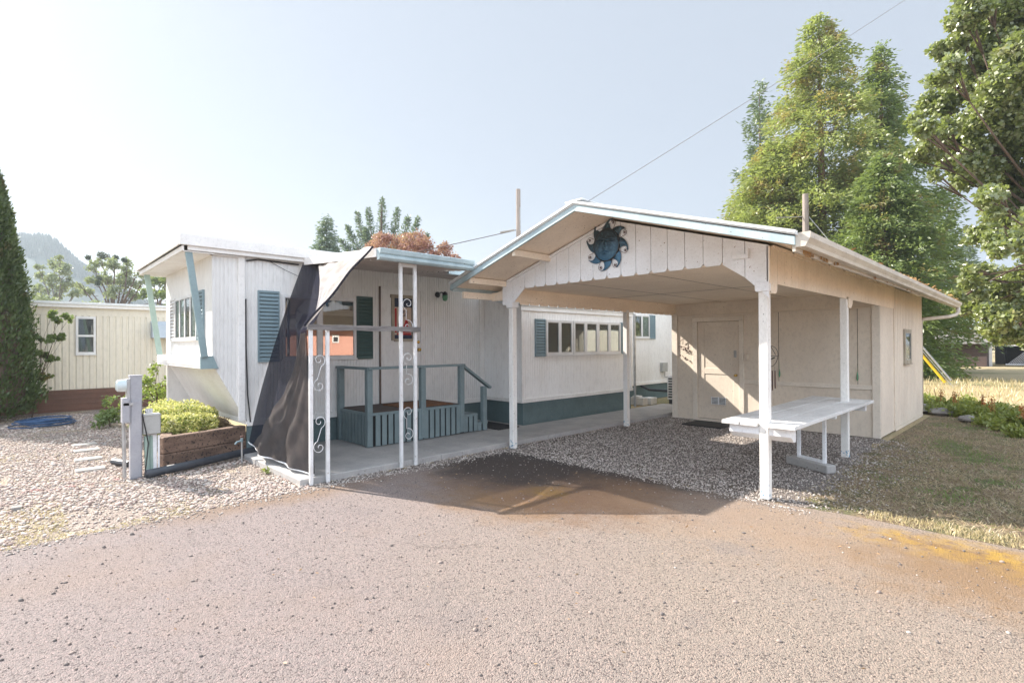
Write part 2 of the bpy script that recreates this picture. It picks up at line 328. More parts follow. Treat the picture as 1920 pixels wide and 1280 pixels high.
    moss2 = math_(nt, 'MULTIPLY', blob(-.2, 5.2, .1, .75, 4, 1.3, .55, 1.6), .93); base = mixc(nt, moss2, base, mixc(nt, ramp(nt, noise(nt, p, 9, 6), .36, .56), (.20,.11,.035), (.42,.25,.025)))
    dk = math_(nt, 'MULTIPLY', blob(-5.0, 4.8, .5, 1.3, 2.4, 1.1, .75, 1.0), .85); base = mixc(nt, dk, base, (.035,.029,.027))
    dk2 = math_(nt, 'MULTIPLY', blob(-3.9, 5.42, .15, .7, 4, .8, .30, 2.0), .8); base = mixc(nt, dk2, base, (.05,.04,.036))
    dk3 = math_(nt, 'MULTIPLY', blob(-.35, 4.75, .1, .95, 3.5, 1.3, .8, 1.0), .75); base = mixc(nt, dk3, base, (.22,.13,.06)); org = math_(nt, 'MULTIPLY', blob(-4.0, 3.5, -.1, .8, 3, 1.3, .55, 1.2), .6); base = mixc(nt, org, base, (.21,.11,.035))
    nt.links.new(base, b.inputs['Base Color']); b.inputs['Roughness'].default_value = .9
    h = math_(nt, 'ADD', math_(nt, 'MULTIPLY', v.outputs['Distance'], -1.0), math_(nt, 'MULTIPLY', noise(nt, p, 28, 5), 1.2))
    h = math_(nt, 'ADD', h, math_(nt, 'MULTIPLY', vc.outputs['Distance'], -.4))
    bump(nt, b, h, 1.0, .008); return m_
def m_pebbles(name, cols, scale, dist=.012, dirt=None):
    m_, nt, b = newmat(name); p = pos(nt)
    v = N(nt, 'ShaderNodeTexVoronoi', _Scale=scale); nt.links.new(p, v.inputs['Vector'])
    sp = nt.nodes.new('ShaderNodeSeparateColor'); nt.links.new(v.outputs['Color'], sp.inputs[0])
    col = mixc(nt, sp.outputs[0], cols[0], cols[1]); col = mixc(nt, ramp(nt, sp.outputs[1], .7, .9), col, cols[2])
    if dirt: col = mixc(nt, ramp(nt, noise(nt, p, 1.1, 6), .50, .62), col, dirt)
    col = mixc(nt, ramp(nt, v.outputs['Distance'], .25, .75), col, tuple(x*.35 for x in cols[0]))
    nt.links.new(col, b.inputs['Base Color']); b.inputs['Roughness'].default_value = .85
    bump(nt, b, math_(nt, 'MULTIPLY', v.outputs['Distance'], -1), 1, dist); return m_
def m_island(name, cols, rough=.8):
    m_, nt, b = newmat(name); g = nt.nodes.new('ShaderNodeNewGeometry'); r_ = g.outputs['Random Per Island']
    cr = nt.nodes.new('ShaderNodeValToRGB'); nt.links.new(r_, cr.inputs[0]); cr.color_ramp.interpolation = 'CONSTANT'; e = cr.color_ramp.elements
    while len(e) < len(cols): e.new(.5)
    for i, c in enumerate(cols): e[i].position = i/len(cols)
    for i, c in enumerate(cols): e[i].color = (*c, 1)
    cc = mixc(nt, .25, cr.outputs[0], mixc(nt, noise(nt, pos(nt), 3, 4), (.22,.18,.155), (.58,.50,.44)))
    if name == 'river_pebbles':     # faded red survey paint sprayed across the stones
        xy = nt.nodes.new('ShaderNodeSeparateXYZ'); nt.links.new(pos(nt), xy.inputs[0])
        dx = math_(nt, 'ABSOLUTE', math_(nt, 'ADD', math_(nt, 'ADD', xy.outputs[0], 7.86), math_(nt, 'MULTIPLY', math_(nt, 'SUBTRACT', noise(nt, pos(nt), 2.2, 4), .5), .7)))
        dy = math_(nt, 'ABSOLUTE', math_(nt, 'SUBTRACT', xy.outputs[1], .5))
        mk = math_(nt, 'MULTIPLY', math_(nt, 'SUBTRACT', 1.0, ramp(nt, dx, .03, .09)), math_(nt, 'SUBTRACT', 1.0, ramp(nt, dy, .38, .5)))
        cc = mixc(nt, math_(nt, 'MULTIPLY', mk, math_(nt, 'MULTIPLY', ramp(nt, noise(nt, pos(nt), 7, 3), .48, .64), .6)), cc, (.52,.17,.16))
    nt.links.new(cc, b.inputs['Base Color'])
    b.inputs['Roughness'].default_value = rough; return m_
def m_ground():
    m_, nt, b = newmat('dry_ground'); p = pos(nt)
    base = mixc(nt, noise(nt, p, .8, 7), (.32,.25,.14), (.42,.34,.20))
    base = mixc(nt, math_(nt, 'MULTIPLY', ramp(nt, noise(nt, p, .25, 6), .48, .62), .6), base, (.13,.16,.06))
    base = mixc(nt, ramp(nt, noise(nt, p, 40, 4), .5, .7), base, (.20,.15,.09))
    nt.links.new(base, b.inputs['Base Color']); b.inputs['Roughness'].default_value = .95
    bump(nt, b, noise(nt, p, 30, 6), .8, .02); return m_
def m_lawn():
    m_, nt, b = newmat('dry_lawn'); p = pos(nt)
    base = mixc(nt, noise(nt, p, 6, 7), (.17,.12,.075), (.30,.22,.13))
    base = mixc(nt, math_(nt, 'MULTIPLY', ramp(nt, noise(nt, p, 2.3, 7, .7), .44, .64), .8), base, (.075,.105,.032))
    base = mixc(nt, ramp(nt, noise(nt, p, 34, 5), .48, .62), base, (.085,.06,.042))
    nt.links.new(base, b.inputs['Base Color']); b.inputs['Roughness'].default_value = .95
    bump(nt, b, noise(nt, p, 60, 6), 1, .02); return m_
M['asphalt'] = m_asphalt(); M['ground'] = m_ground(); M['lawn'] = m_lawn()
M['gravelA'] = m_pebbles('river_rock_bed', ((.36,.29,.245), (.50,.42,.36), (.26,.19,.16)), 55, .012, (.50,.40,.27))
M['gravelB'] = m_pebbles('fine_gravel_bed', ((.26,.22,.195), (.42,.37,.33), (.14,.11,.10)), 90, .008, (.17,.13,.10))
RK = ((.29,.20,.17), (.56,.46,.39), (.43,.36,.32), (.64,.55,.47), (.35,.25,.215), (.52,.385,.33), (.38,.35,.335), (.57,.50,.42))
M['pebA'] = m_island('river_pebbles', RK); M['pebB'] = m_island('crushed_gravel', ((.20,.17,.15), (.50,.45,.40), (.38,.33,.30), (.60,.55,.50), (.28,.24,.21)))
M['pebdark'] = m_island('dark_loose_stones', ((.05,.045,.045), (.09,.075,.07), (.26,.2,.17)))
# ------------------------------------------------------------------ numpy scatters
ICO = None
def ico():
    global ICO
    if ICO is None:
        t = (1+5**.5)/2
        v = np.array([(-1,t,0),(1,t,0),(-1,-t,0),(1,-t,0),(0,-1,t),(0,1,t),(0,-1,-t),(0,1,-t),(t,0,-1),(t,0,1),(-t,0,-1),(-t,0,1)], float)
        v /= np.linalg.norm(v[0])
        f = np.array([(0,11,5),(0,5,1),(0,1,7),(0,7,10),(0,10,11),(1,5,9),(5,11,4),(11,10,2),(10,7,6),(7,1,8),(3,9,4),(3,4,2),(3,2,6),(3,6,8),(3,8,9),(4,9,5),(2,4,11),(6,2,10),(8,6,7),(9,8,1)])
        ICO = (v, f)
    return ICO
def fastmesh(name, V, Fc, k, mat, parent=None, org=(0,0,0), smooth=False):
    o3 = np.array(ORG[parent] if parent is not None else org)
    me = bpy.data.meshes.new(name); V = (V-o3).astype(np.float32)
    me.vertices.add(len(V)); me.vertices.foreach_set('co', V.ravel())
    me.loops.add(Fc.size); me.loops.foreach_set('vertex_index', Fc.ravel().astype(np.int32))
    me.polygons.add(len(Fc)); me.polygons.foreach_set('loop_start', np.arange(0, Fc.size, k, dtype=np.int32))
    if smooth: me.polygons.foreach_set('use_smooth', np.ones(len(Fc), dtype=bool))
    me.update(calc_edges=True); me.validate()
    return link_mesh(me, name, mat, parent, org)
def rocks(name, P, size, mat, kindstuff, flat=.6, smooth=True):
    v, f = ico(); n = len(P)
    sz = size[:, None, None]*RNG.uniform(.7, 1.3, (n, 1, 3)); sz[:, :, 2] *= flat
    vv = v[None]*(1+RNG.uniform(-.18, .18, (n, 12, 1)))*sz
    a = RNG.uniform(0, 2*np.pi, n); c, s_ = np.cos(a), np.sin(a)
    x = vv[:, :, 0]*c[:, None]-vv[:, :, 1]*s_[:, None]; y = vv[:, :, 0]*s_[:, None]+vv[:, :, 1]*c[:, None]
    V = np.stack([x, y, vv[:, :, 2]], -1)+P[:, None, :]
    Fc = (f[None]+12*np.arange(n)[:, None, None]).reshape(-1, 3)
    return fastmesh(name, V.reshape(-1, 3), Fc, 3, mat, smooth=smooth)
def leaves(name, C, size, mat, parent=None, aspect=.55, dirs=None, upbias=.0, org=(0,0,0), tri=False, bend=.25):
    """kite-shaped leaves; C (n,3) centres, size (n,)"""
    n = len(C)
    if dirs is None: d = RNG.normal(size=(n, 3)); d[:, 2] -= upbias
    else: d = dirs+RNG.normal(size=(n, 3))*.35
    d /= np.linalg.norm(d, axis=1)[:, None]+1e-9
    r = RNG.normal(size=(n, 3)); r[:, 2] += .3
    s_ = np.cross(d, r); s_ /= np.linalg.norm(s_, axis=1)[:, None]+1e-9
    nn = np.cross(s_, d); L = size[:, None]
    if tri:
        V = np.stack([C-s_*L*aspect*.5, C+s_*L*aspect*.5, C+d*L], 1); k = 3
    else:
        V = np.stack([C, C+d*L*.45-s_*L*aspect*.5+nn*L*bend*.3, C+d*L, C+d*L*.45+s_*L*aspect*.5+nn*L*bend*.3], 1); k = 4
    return fastmesh(name, V.reshape(-1, 3), np.arange(n*k).reshape(n, k), k, mat, parent, org)
def inpoly(P, poly):
    x, y = P[:, 0], P[:, 1]; c = np.zeros(len(P), bool); n = len(poly)
    for i in range(n):
        x1, y1 = poly[i]; x2, y2 = poly[(i+1) % n]
        t = ((y1 > y) != (y2 > y)) & (x < (x2-x1)*(y-y1)/(y2-y1+1e-12)+x1); c ^= t
    return c
def scatter(n, poly, z=0):
    a = np.array(poly); P = RNG.uniform(a.min(0), a.max(0), (n, 2)); P = P[inpoly(P, poly)]
    return np.column_stack([P, np.full(len(P), float(z))])
def sheet(name, poly, z, mat, kind='structure', jag=0, step=.15):
    """flat sheet with optionally ragged outline"""
    pts = []
    n = len(poly)
    for i in range(n):
        a, b = Vector(poly[i]), Vector(poly[(i+1) % n]); L = (b-a).length
        k = max(1, int(L/step)) if jag and L < 30 else 1
        nrm = Vector((b.y-a.y, a.x-b.x)).normalized()
        for j in range(k):
            q = a.lerp(b, j/k)+(nrm*random.uniform(-jag, jag) if j else Vector((0,0))); pts.append((q.x, q.y))
    me = bpy.data.meshes.new(name); me.from_pydata([(x, y, z) for x, y in pts], [], [tuple(range(len(pts)))]); me.update()
    return tag(link_mesh(me, name, mat, None), kind=kind)
# ------------------------------------------------------------------ ground
sheet('ground', [(-1200,-1200),(1200,-1200),(1200,1200),(-1200,1200)], -.012, M['ground'])
sheet('driveway', [(-5.76,-25),(30,-25),(30,5.6),(-1.4,5.62),(-2.2,5.5),(-5.78,5.48)], 0, M['asphalt'], jag=.02, step=.07)
gA = [(-17.3,-3),(-5.72,-3),(-5.72,2.5),(-17.3,2.5)]
sheet('gravel_bed', gA, -.004, M['gravelA'])
gC = [(-5.98,2.5),(-5.74,2.5),(-5.7,5.42),(-2.2,5.44),(-1.2,5.68),(-.3,6.2),(-.5,8),(-1.6,10.4),(-5.9,10.5),(-5.9,12),(-6.2,12)]
sheet('carport_gravel', [(-5.98,2.5),(-5.76,2.5),(-5.74,5.44),(-2.2,5.46),(-1.75,5.6),(-1.7,6.6),(-1.85,8),(-2.0,10.6),(-6.0,11.4)], -.008, M['gravelB'], jag=.10, step=.08)
lw = [(-2.2,5.55),(-1.4,5.64),(.5,5.6),(30,5.6),(30,60),(-12,60),(-4,15.5),(-1.9,14.9),(-1.9,10)]
o = sheet('lawn', lw, -.010, M['lawn'])
# pebbles
P = scatter(70000, [(-16.5,-2.2),(-5.78,-2.2),(-5.78,2.45),(-16.5,2.45)]); dd = np.hypot(P[:,0], P[:,1])
P = P[RNG.uniform(size=len(P)) < np.clip((17-dd)/10, .25, 1)]; dd = np.hypot(P[:,0], P[:,1])
bare = (np.sin(P[:,0]*1.9+P[:,1]*1.1)+np.sin(P[:,0]*.9-P[:,1]*2.7+2)) > 1.25
P = P[~bare | (RNG.uniform(size=len(P)) < .2)]
sz = np.clip(RNG.lognormal(math.log(.0108), .42, len(P)), .005, .034); P[:,2] = .003
tag(rocks('river_gravel', P, sz, M['pebA'], 1, .55), kind='stuff')
P = scatter(80000, gC); d2 = np.hypot(P[:,0], P[:,1]); P = P[RNG.uniform(size=len(P)) < np.clip(1.35-d2/18, .3, 1)]
keep = (P[:,0] < -2.2) | (RNG.uniform(size=len(P)) < np.clip(.9-(P[:,0]+2.2)/1.5, 0, 1)**1.5); P = P[keep]; P[:,2] = .0
sz = np.clip(RNG.lognormal(math.log(.0078), .32, len(P)), .0045, .018)
tag(rocks('crushed_gravel', P, sz, M['pebB'], 1, .7), kind='stuff')
P = scatter(5200, [(-5.7,-.4),(3,-.4),(3,5.4),(-5.7,5.4)], .003)
sz = np.clip(RNG.lognormal(math.log(.0042), .45, len(P)), .0025, .018)
tag(rocks('loose_stones', P, sz, M['pebdark'], 1, .7), kind='stuff')
e1 = np.column_stack([-5.74+RNG.exponential(.06,900), RNG.uniform(-.6,5.4,900), np.full(900,.004)])
e2 = np.column_stack([RNG.uniform(-5.7,-1.6,900), 5.46-RNG.exponential(.055,900), np.full(900,.004)])
e3 = np.column_stack([RNG.uniform(-5.6,3,120), 5.4-RNG.exponential(.9,120), np.full(120,.003)])
P = np.vstack([e1,e2,e3]); sz = np.clip(RNG.lognormal(math.log(.0062), .4, len(P)), .003, .013)
tag(rocks('spilled_gravel', P, sz, M['pebB'], 1, .6), kind='stuff')
P = scatter(160, [(-5.6,.2),(1,.2),(1,5.3),(-5.6,5.3)], .004)
tag(leaves('leaf_litter', P, RNG.uniform(.012,.045,len(P)), leafmat('dry_leaf_litter', (.30,.16,.07), (.55,.34,.18), None, .2), None, .3, np.tile([[1.,.3,.02]],(len(P),1))), kind='stuff')
# lawn blades
LG = leafmat('green_grass', (.10,.17,.04), (.16,.24,.06), trans=.3, scale=3); LD = leafmat('straw_grass', (.44,.35,.19), (.62,.51,.31), (.36,.28,.15), trans=.3, scale=3)
def blades(name, P, h, mat, lean=.8):
    n = len(P); d = RNG.normal(size=(n, 3))*lean; d[:,2] = 1; d /= np.linalg.norm(d, axis=1)[:,None]
    s_ = np.cross(d, RNG.normal(size=(n,3))); s_ /= np.linalg.norm(s_, axis=1)[:,None]; w_ = (h*.07+.0012)[:,None]
    V = np.stack([P-s_*w_, P+s_*w_, P+d*h[:,None]], 1).reshape(-1,3)
    return fastmesh(name, V, np.arange(n*3).reshape(n,3), 3, mat)
def pn(P, s, ph=0):
    x, y = P[:,0]*s, P[:,1]*s
    return np.sin(x*1.3+ph)*np.cos(y*1.7-ph)+.6*np.sin(x*2.9+y*2.1+ph*2)+.4*np.sin(x*5.3-y*6.1+ph)
lp = [(-1.9,5.75),(2.2,5.62),(2.2,16),(-2.0,16),(-1.9,10)]
P = scatter(110000, lp); q = np.clip((P[:,0]+2.15)/1.3, .10, 1)*np.clip(1.5-P[:,1]/14, .3, 1); P = P[RNG.uniform(size=len(P)) < q]
gc = RNG.uniform((-1.5,5.8),(2.2,14),(46,2)); gr = RNG.uniform(.08,.34,46); g = np.zeros(len(P), bool)
for (cx_, cy_), r_ in zip(gc, gr): g |= (np.hypot(P[:,0]-cx_, (P[:,1]-cy_)*.8) < r_*RNG.uniform(.3,1.3,len(P)))
g |= RNG.uniform(size=len(P)) < .05
LD2 = leafmat('brown_dead_grass', (.22,.165,.105), (.50,.40,.26), (.17,.12,.08), trans=.25, scale=2.5, t3=.52)
tag(blades('dry_grass', P[~g], RNG.uniform(.015,.055,(~g).sum()), LD2, 1.5), kind='stuff')
tag(blades('green_grass', P[g], RNG.uniform(.015,.045,g.sum()), LG, 1.0), kind='stuff')
sheet('field', [(-4.2,16.2),(-2,15.6),(.6,14.6),(60,14.6),(60,120),(-60,120)], -.006, M['ground'], jag=.1)
P = np.vstack([scatter(9000, [(-2.0,14.9),(6,13.0),(8,30),(-6,30)]), scatter(2500, [(-1.2,5.62),(1,5.6),(1,6.0),(-1.2,5.9)])])
h_ = np.where(P[:,1] > 10, RNG.uniform(.06,.26,len(P)), RNG.uniform(.02,.05,len(P)))
tag(blades('tall_straw_grass', P, h_, LD, .35), kind='stuff')
P = np.vstack([scatter(9000, [(-17,-2.5),(-5.76,-2.5),(-5.76,.9),(-17,.9)]), scatter(9000, [(-7.6,-1),(-5.74,-1),(-5.74,1.3),(-6.6,1.2)])]); P = P[(pn(P, .8, 3) > .9) | ((P[:,0] > -6.1+.25*np.sin(P[:,1]*3)) & (P[:,1] < 1.6)) | ((P[:,0] > -7.3) & (P[:,1] < .35))]
P2 = scatter(5200, [(-8.6,10.9),(-5.9,10.9),(-5.9,16),(-8.6,16)])
tag(blades('sparse_straw', np.vstack([P, P2]), RNG.uniform(.01,.04,len(P)+len(P2)), LD, 1.6), kind='stuff')
# ------------------------------------------------------------------ hills and far wood
HM = paint('wooded_hill', (.03,.055,.05), (.04,.065,.055), .03, .95, .2, .3)
hz = [(-260,0,50),(-120,30,62),(0,40,72),(40,78,0),(75,84,0)]
def hillz(px, t):   # ridge profile against angle
    tab = [(-400,60),(-100,72),(0,77),(45,76),(90,71),(130,63),(190,47),(250,34),(320,26),(450,20),(700,16),(1100,14),(1500,14),(1900,14),(2300,20)]
    for (a, za), (b, zb) in zip(tab, tab[1:]):
        if a <= px <= b: return za+(zb-za)*(px-a)/(b-a)
    return 14
def hill(u, v):
    px = -400+2700*u; ang = math.atan((px-960)/974.2)
    dirx = Vector((-math.sin(yaw-ang), math.cos(yaw-ang), 0))
    ds = 230+170*v; prof = math.sin(min(1, v/.7)*math.pi/2) if v < .7 else 1-.25*(v-.7)/.3
    k = 1/math.cos(ang); hh = hillz(px, v)*prof*(1+.05*math.sin(px*.05)*math.sin(v*9))
    return dirx*ds*k+Vector((0,0,hh-1 if v > 0 else -2))
hb = MB(); hb.grid(hill, 90, 16); tag(hb.build('hills', HM, smooth=True), kind='structure')
rp = []
for i in range(6500):
    u, v = random.uniform(.1, .36), random.uniform(.35, .85) if i > 900 else random.uniform(.66, .74); rp.append(hill(u, v))
fw = MB()
for p in rp:
    h = random.uniform(2.0, 5.5); r = h*.24
    fw.lathe(p+Vector((0,0,-.6)), (0,0,1), [(r,0),(r*.55,h*.45),(r*.6,h*.5),(.05,h)], 5)
tag(fw.build('hillside_wood', HM), kind='stuff')
# ================================================================== MOBILE HOME
home = thing('mobile_home', (-8.2, 6, 0), 'white ribbed mobile home with overhanging flat front roof and teal skirting', 'mobile home')
RB = 16.5
def zb_(u): return 1.3 if u < 2.05 else (1.3-(u-2.05)/.42*.8 if u < 2.47 else .5)
wl_ = ribbed('X', -8.2, 1, 2.02, 7.05, zb_, 2.95, .052, .007, .014)
wl_.prism([(2.03,1.31),(2.08,1.27),(2.47,.51),(RB,.51),(RB,2.94),(2.03,2.94)], 'X', -8.27, -8.212)
wl_.add(*(lambda q: (q.v, q.f))(ribbed('X', -8.2, 1, 10.8, RB, .5, 2.95, .20, .004, .01)))
wl_.box(-11.27,-8.22, RB-.05, RB, .5, 2.95); wl_.box(-11.30,-11.24, 2.03, RB-.06, .5, 2.94)
wall = wl_.build('wall', M['siding'], home)
q = ribbed('Y', 2.02, -1, -11.27, -8.2, 1.3, 2.93, .30, .004, .01); q.box(-11.23,-8.28,2.03,2.07,1.3,2.93)
tag(q.build('end_wall', M['siding'], home))
nz = MB(); nz.add([(-11.27,2.05,1.3),(-8.205,2.05,1.3),(-8.205,2.47,.5),(-11.27,2.47,.5),(-11.27,2.12,1.3),(-8.205,2.12,1.3),(-8.205,2.54,.5),(-11.27,2.54,.5)],
    [(3,2,1,0),(4,5,6,7),(0,1,5,4),(1,2,6,5),(2,3,7,6),(3,0,4,7)]); nz.bar((-11.27,2.47,.50),(-8.2,2.47,.50),.05,.07); nz.build('nose_panel', M['trim'], home)
fl = MB(); fl.box(-11.2,-8.3,2.6,RB-.1,.46,.5); fl.build('floor_frame', M['dark'], home)
for nm, bx_ in (('trim_batten',(-8.2,-8.165,2.35,2.44,.53,2.93)),('trim_batten',(-8.2,-8.17,6.93,7.05,.53,2.93)),('bottom_rail',(-8.20,-8.172,2.47,7.02,.44,.525)),('bottom_rail',(-8.20,-8.17,10.83,RB,.44,.52)),('eave_batten',(-8.21,-8.14,1.98,2.345,2.895,2.914))):
    tr = MB(); tr.box(*bx_); tr.build(nm, M['trim'], home, bevel=.004)
# roof, slightly crowned
def rz(x): return 3.125+.05*(1-((x+9.75)/1.7)**2)
rf = MB(); xs = [-11.45+i*(3.37/14) for i in range(15)]
rf.prism([(x, rz(x)) for x in xs]+[(x, rz(x)-.03) for x in reversed(xs)], 'Y', 1.60, RB)
for yy in (4.3, 7.4, 10.5): rf.prism([(x, rz(x)+.012) for x in xs]+[(x, rz(x)) for x in reversed(xs)], 'Y', yy, yy+.05)
rf.build('roof', M['roofwhite'], home)
fa = MB(); fa.box(-8.09,-8.06,1.60,RB,2.975,rz(-8.08)-.005); fa.box(-8.12,-8.095,1.7,RB,2.915,2.985)
fa.prism([(x, rz(x)-.004) for x in xs[:-1]+[-8.095]]+[(x, 2.975) for x in (-8.095,-11.45)], 'Y', 1.59, 1.615)
fa.prism([(x, z) for x, z in ((-11.4,2.90),(-8.1,2.90),(-8.1,2.972),(-11.4,2.972))], 'Y', 1.635, 1.66); fa.box(-11.45,-11.42,1.62,RB,2.97,rz(-11.43)-.005)
fa.build('fascia', M['trim'], home, bevel=.004)
so_ = MB(); so_.box(-11.4,-8.12,1.66,2.03,2.895,2.91); so_.box(-11.4,-8.10,2.03,RB,2.955,2.97); so_.build('soffit', M['trim'], home)
b_ = MB(); b_.bar((-8.15,1.72,2.90),(-8.15,1.91,1.46),.035,.085,(0,1,0)); b_.build('roof_brace', M['brace'], home, bevel=.004)
b_ = MB(); b_.bar((-11.2,1.72,2.90),(-11.2,1.91,1.46),.035,.085,(0,1,0)); b_.build('roof_brace', M['greenbr'], home, bevel=.004)
sh = MB(); prof = [(1.87,1.30),(2.03,1.30),(2.03,1.47),(1.87,1.47)]
sh.prism(prof, 'X', -11.2, -8.205)
for zz in (1.335,1.375,1.415): sh.box(-11.2,-8.21,1.862,1.87,zz,zz+.022)
sf = sh.build('window_shelf', M['trim'], home)
e_ = MB(); e_.prism([(1.865,1.295),(2.09,1.295),(2.02,1.475),(1.865,1.475)], 'X', -8.204, -8.165); e_.build('end_cap', M['brace'], sf)
def window(parent, ax, plane, sgn, u0, u1, z0, z1, panes, fw=.04, pr_=.03, frame='frost', fillz=None):
    """frame with panes [(u0,u1,style)] proud of a wall"""
    fr = MB(); gm_ = 'glassmirror' if (ax == 'X' and abs(u0-2.97) < .01) else 'glass'
    def bx(mb, a, b, za, zb, d0, d1):
        lo, hi = sorted((plane+sgn*d0, plane+sgn*d1))
        if ax == 'X': mb.box(lo, hi, a, b, za, zb)
        else: mb.box(a, b, lo, hi, za, zb)
    bx(fr, u0, u1, z0, z0+fw, .001, pr_); bx(fr, u0, u1, z1-fw, z1, .001, pr_)
    bx(fr, u0-.015, u1+.015, z0-.02, z0-.001, .001, pr_+.012)
    edges = [u0]+[v for p in panes for v in p[:2]]+[u1]
    for i in range(0, len(edges), 2): bx(fr, edges[i], edges[i+1], z0+fw, z1-fw, .001, pr_)
    f = fr.build('window', M[frame], parent)
    for a, b, st in panes:
        bk = MB(); bx(bk, a, b, z0+fw, z1-fw, .001, .005); bk.build('room_backing', M['interior'], f)
        if st:
            cu = MB(); zc0, zc1 = st[1:] if len(st) > 1 and isinstance(st, tuple) else (z0+fw, z1-fw); stn = st[0] if isinstance(st, tuple) else st
            def cf(u, v, a=a, b=b, zc0=zc0, zc1=zc1):
                uu = a+(b-a)*u; d = .010+.003*math.sin(u*(b-a)*95); p = plane+sgn*d
                return (p, uu, zc0+(zc1-zc0)*v) if ax == 'X' else (uu, p, zc0+(zc1-zc0)*v)
            cu.grid(cf, 24, 1); cu.build('curtain', M[stn], f, smooth=True)
        gl = MB(); bx(gl, a, b, z0+fw, z1-fw, .016, .019); gl.build('pane', M[gm_], f)
        sh_ = MB()
        for (aa, bb, za, zb) in ((a, a+.012, z0+fw, z1-fw), (b-.012, b, z0+fw, z1-fw), (a+.012, b-.012, z0+fw, z0+fw+.014), (a+.012, b-.012, z1-fw-.014, z1-fw)): bx(sh_, aa, bb, za, zb, .020, .026)
        sh_.build('sash', M['galv'], f)
    return f
def shutter(parent, ax, plane, sgn, u0, u1, z0, z1, mat):
    s = MB()
    def bx(a, b, za, zb, d0, d1):
        lo, hi = sorted((plane+sgn*d0, plane+sgn*d1))
        s.box(*((lo, hi, a, b) if ax == 'X' else (a, b, lo, hi)), za, zb)
    bx(u0, u1, z0, z1, .001, .008)
    bx(u0, u0+.018, z0, z1, .0085, .036); bx(u1-.018, u1, z0, z1, .0085, .030); bx(u0+.018, u1-.018, z0, z0+.03, .0085, .03); bx(u0+.018, u1-.018, z1-.03, z1, .0085, .03)
    n = int((z1-z0-.06)/.054); dz = (z1-z0-.06)/n
    for i in range(n):
        z = z0+.03+i*dz
        P = [(.006, z+dz*.66), (.034, z+dz*.0), (.034, z+dz*.15), (.006, z+dz*.82)]
        vs = [((plane+sgn*d, u, zz) if ax == 'X' else (u, plane+sgn*d, zz)) for u in (u0+.019, u1-.019) for d, zz in P]
        s.add(vs, [(0,1,2,3),(7,6,5,4),(0,4,5,1),(1,5,6,2),(2,6,7,3),(3,7,4,0)])
    return s.build('shutter', M[mat], parent)
window(home, 'X', -8.2, 1, 2.97, 4.19, 1.40, 2.40, [(3.01,3.52,None),(3.60,4.15,('curtaingreen',1.44,2.36))], .04)
shutter(home, 'X', -8.2, 1, 2.62, 2.93, 1.37, 2.44, 'tealshut'); tag(shutter(home, 'X', -8.2, 1, 4.205, 4.50, 1.38, 2.45, 'tealdark'), 'darker green louvred shutter beside the door')
window(home, 'Y', 2.02, -1, -10.42, -8.98, 1.72, 2.42, [(-10.38,-10.10,'curtaintan'),(-10.04,-9.74,'curtain'),(-9.68,-9.38,'curtaintan'),(-9.32,-9.02,'curtain')], .035)
shutter(home, 'Y', 2.02, -1, -10.78, -10.45, 1.70, 2.44, 'frost'); shutter(home, 'Y', 2.02, -1, -8.94, -8.60, 1.70, 2.44, 'tealshut')
# front door
dr = MB(); dr.box(-8.199,-8.18,4.66,5.48,.60,2.62); dr.box(-8.18,-8.176,4.68,5.46,.62,2.60); door = dr.build('door', M['siding'], home)
g_ = MB(); g_.box(-8.199,-8.172,4.630,4.655,.58,2.65); g_.build('door_edge_strip', paint('brown_strip', (.16,.11,.085),(.10,.07,.055), 9), home)
g_ = MB(); g_.box(-8.199,-8.172,5.485,5.51,.58,2.62); g_.box(-8.199,-8.172,4.66,5.51,2.625,2.65); g_.box(-8.199,-8.165,4.63,5.60,.52,.585); g_.build('door_frame', M['siding'], home)
fr = MB(); fr.box(-8.176,-8.15,4.86,4.915,1.70,2.50); fr.box(-8.176,-8.15,5.29,5.345,1.70,2.50); fr.box(-8.176,-8.145,4.84,5.365,2.46,2.52); fr.box(-8.176,-8.15,4.915,5.29,1.68,1.73)
dw = fr.build('door_window', M['beigeframe'], door)
bk = MB(); bk.box(-8.176,-8.172,4.915,5.29,1.73,2.46); bk.build('dark_pane', M['navy'], dw)
ps = MB(); ps.box(-8.172,-8.170,4.925,5.28,1.80,2.30); ps.build('poster', M['paper'], dw)
pr1 = MB(); pr1.add([(-8.1695,5.06,1.84),(-8.1695,5.27,1.84),(-8.1695,5.17,2.12)], [(0,1,2)]); pr1.box(-8.1698,-8.169,4.93,4.97,1.84,2.28); pr1.box(-8.1698,-8.169,4.975,5.27,1.80,1.835); pr1.build('poster_print', M['red'], dw)
pr2 = MB(); pr2.add([(-8.1692,4.98,1.845),(-8.1692,5.10,1.845),(-8.1692,5.0,2.02)], [(0,1,2)])
pr2.build('poster_print', M['navy'], dw)
for k in range(3):
    pr2 = MB(); pr2.box(-8.1696,-8.1689,5.045+k*.055,5.080+k*.055,2.215,2.24); pr2.build('poster_print', M['navy'], dw)
def text(body, name, loc, size, mat, parent, rot, extrude=.0015):
    cu = bpy.data.curves.new(name, 'FONT'); cu.body = body; cu.size = size; cu.extrude = extrude; cu.align_x = 'CENTER'
    t = bpy.data.objects.new(name+'_tmp', cu); sc.collection.objects.link(t)
    dg = bpy.context.evaluated_depsgraph_get(); me = bpy.data.meshes.new_from_object(t.evaluated_get(dg))
    bpy.data.objects.remove(t); me.materials.clear()
    me.transform(Matrix.Translation(Vector(loc)-ORG[parent])@rot.to_matrix().to_4x4())
    return link_mesh(me, name, mat, parent)
from mathutils import Euler
text('GE', 'lettering', (-8.168,5.13,2.135), .10, M['navy'], dw, Euler((R(90),0,R(90))))
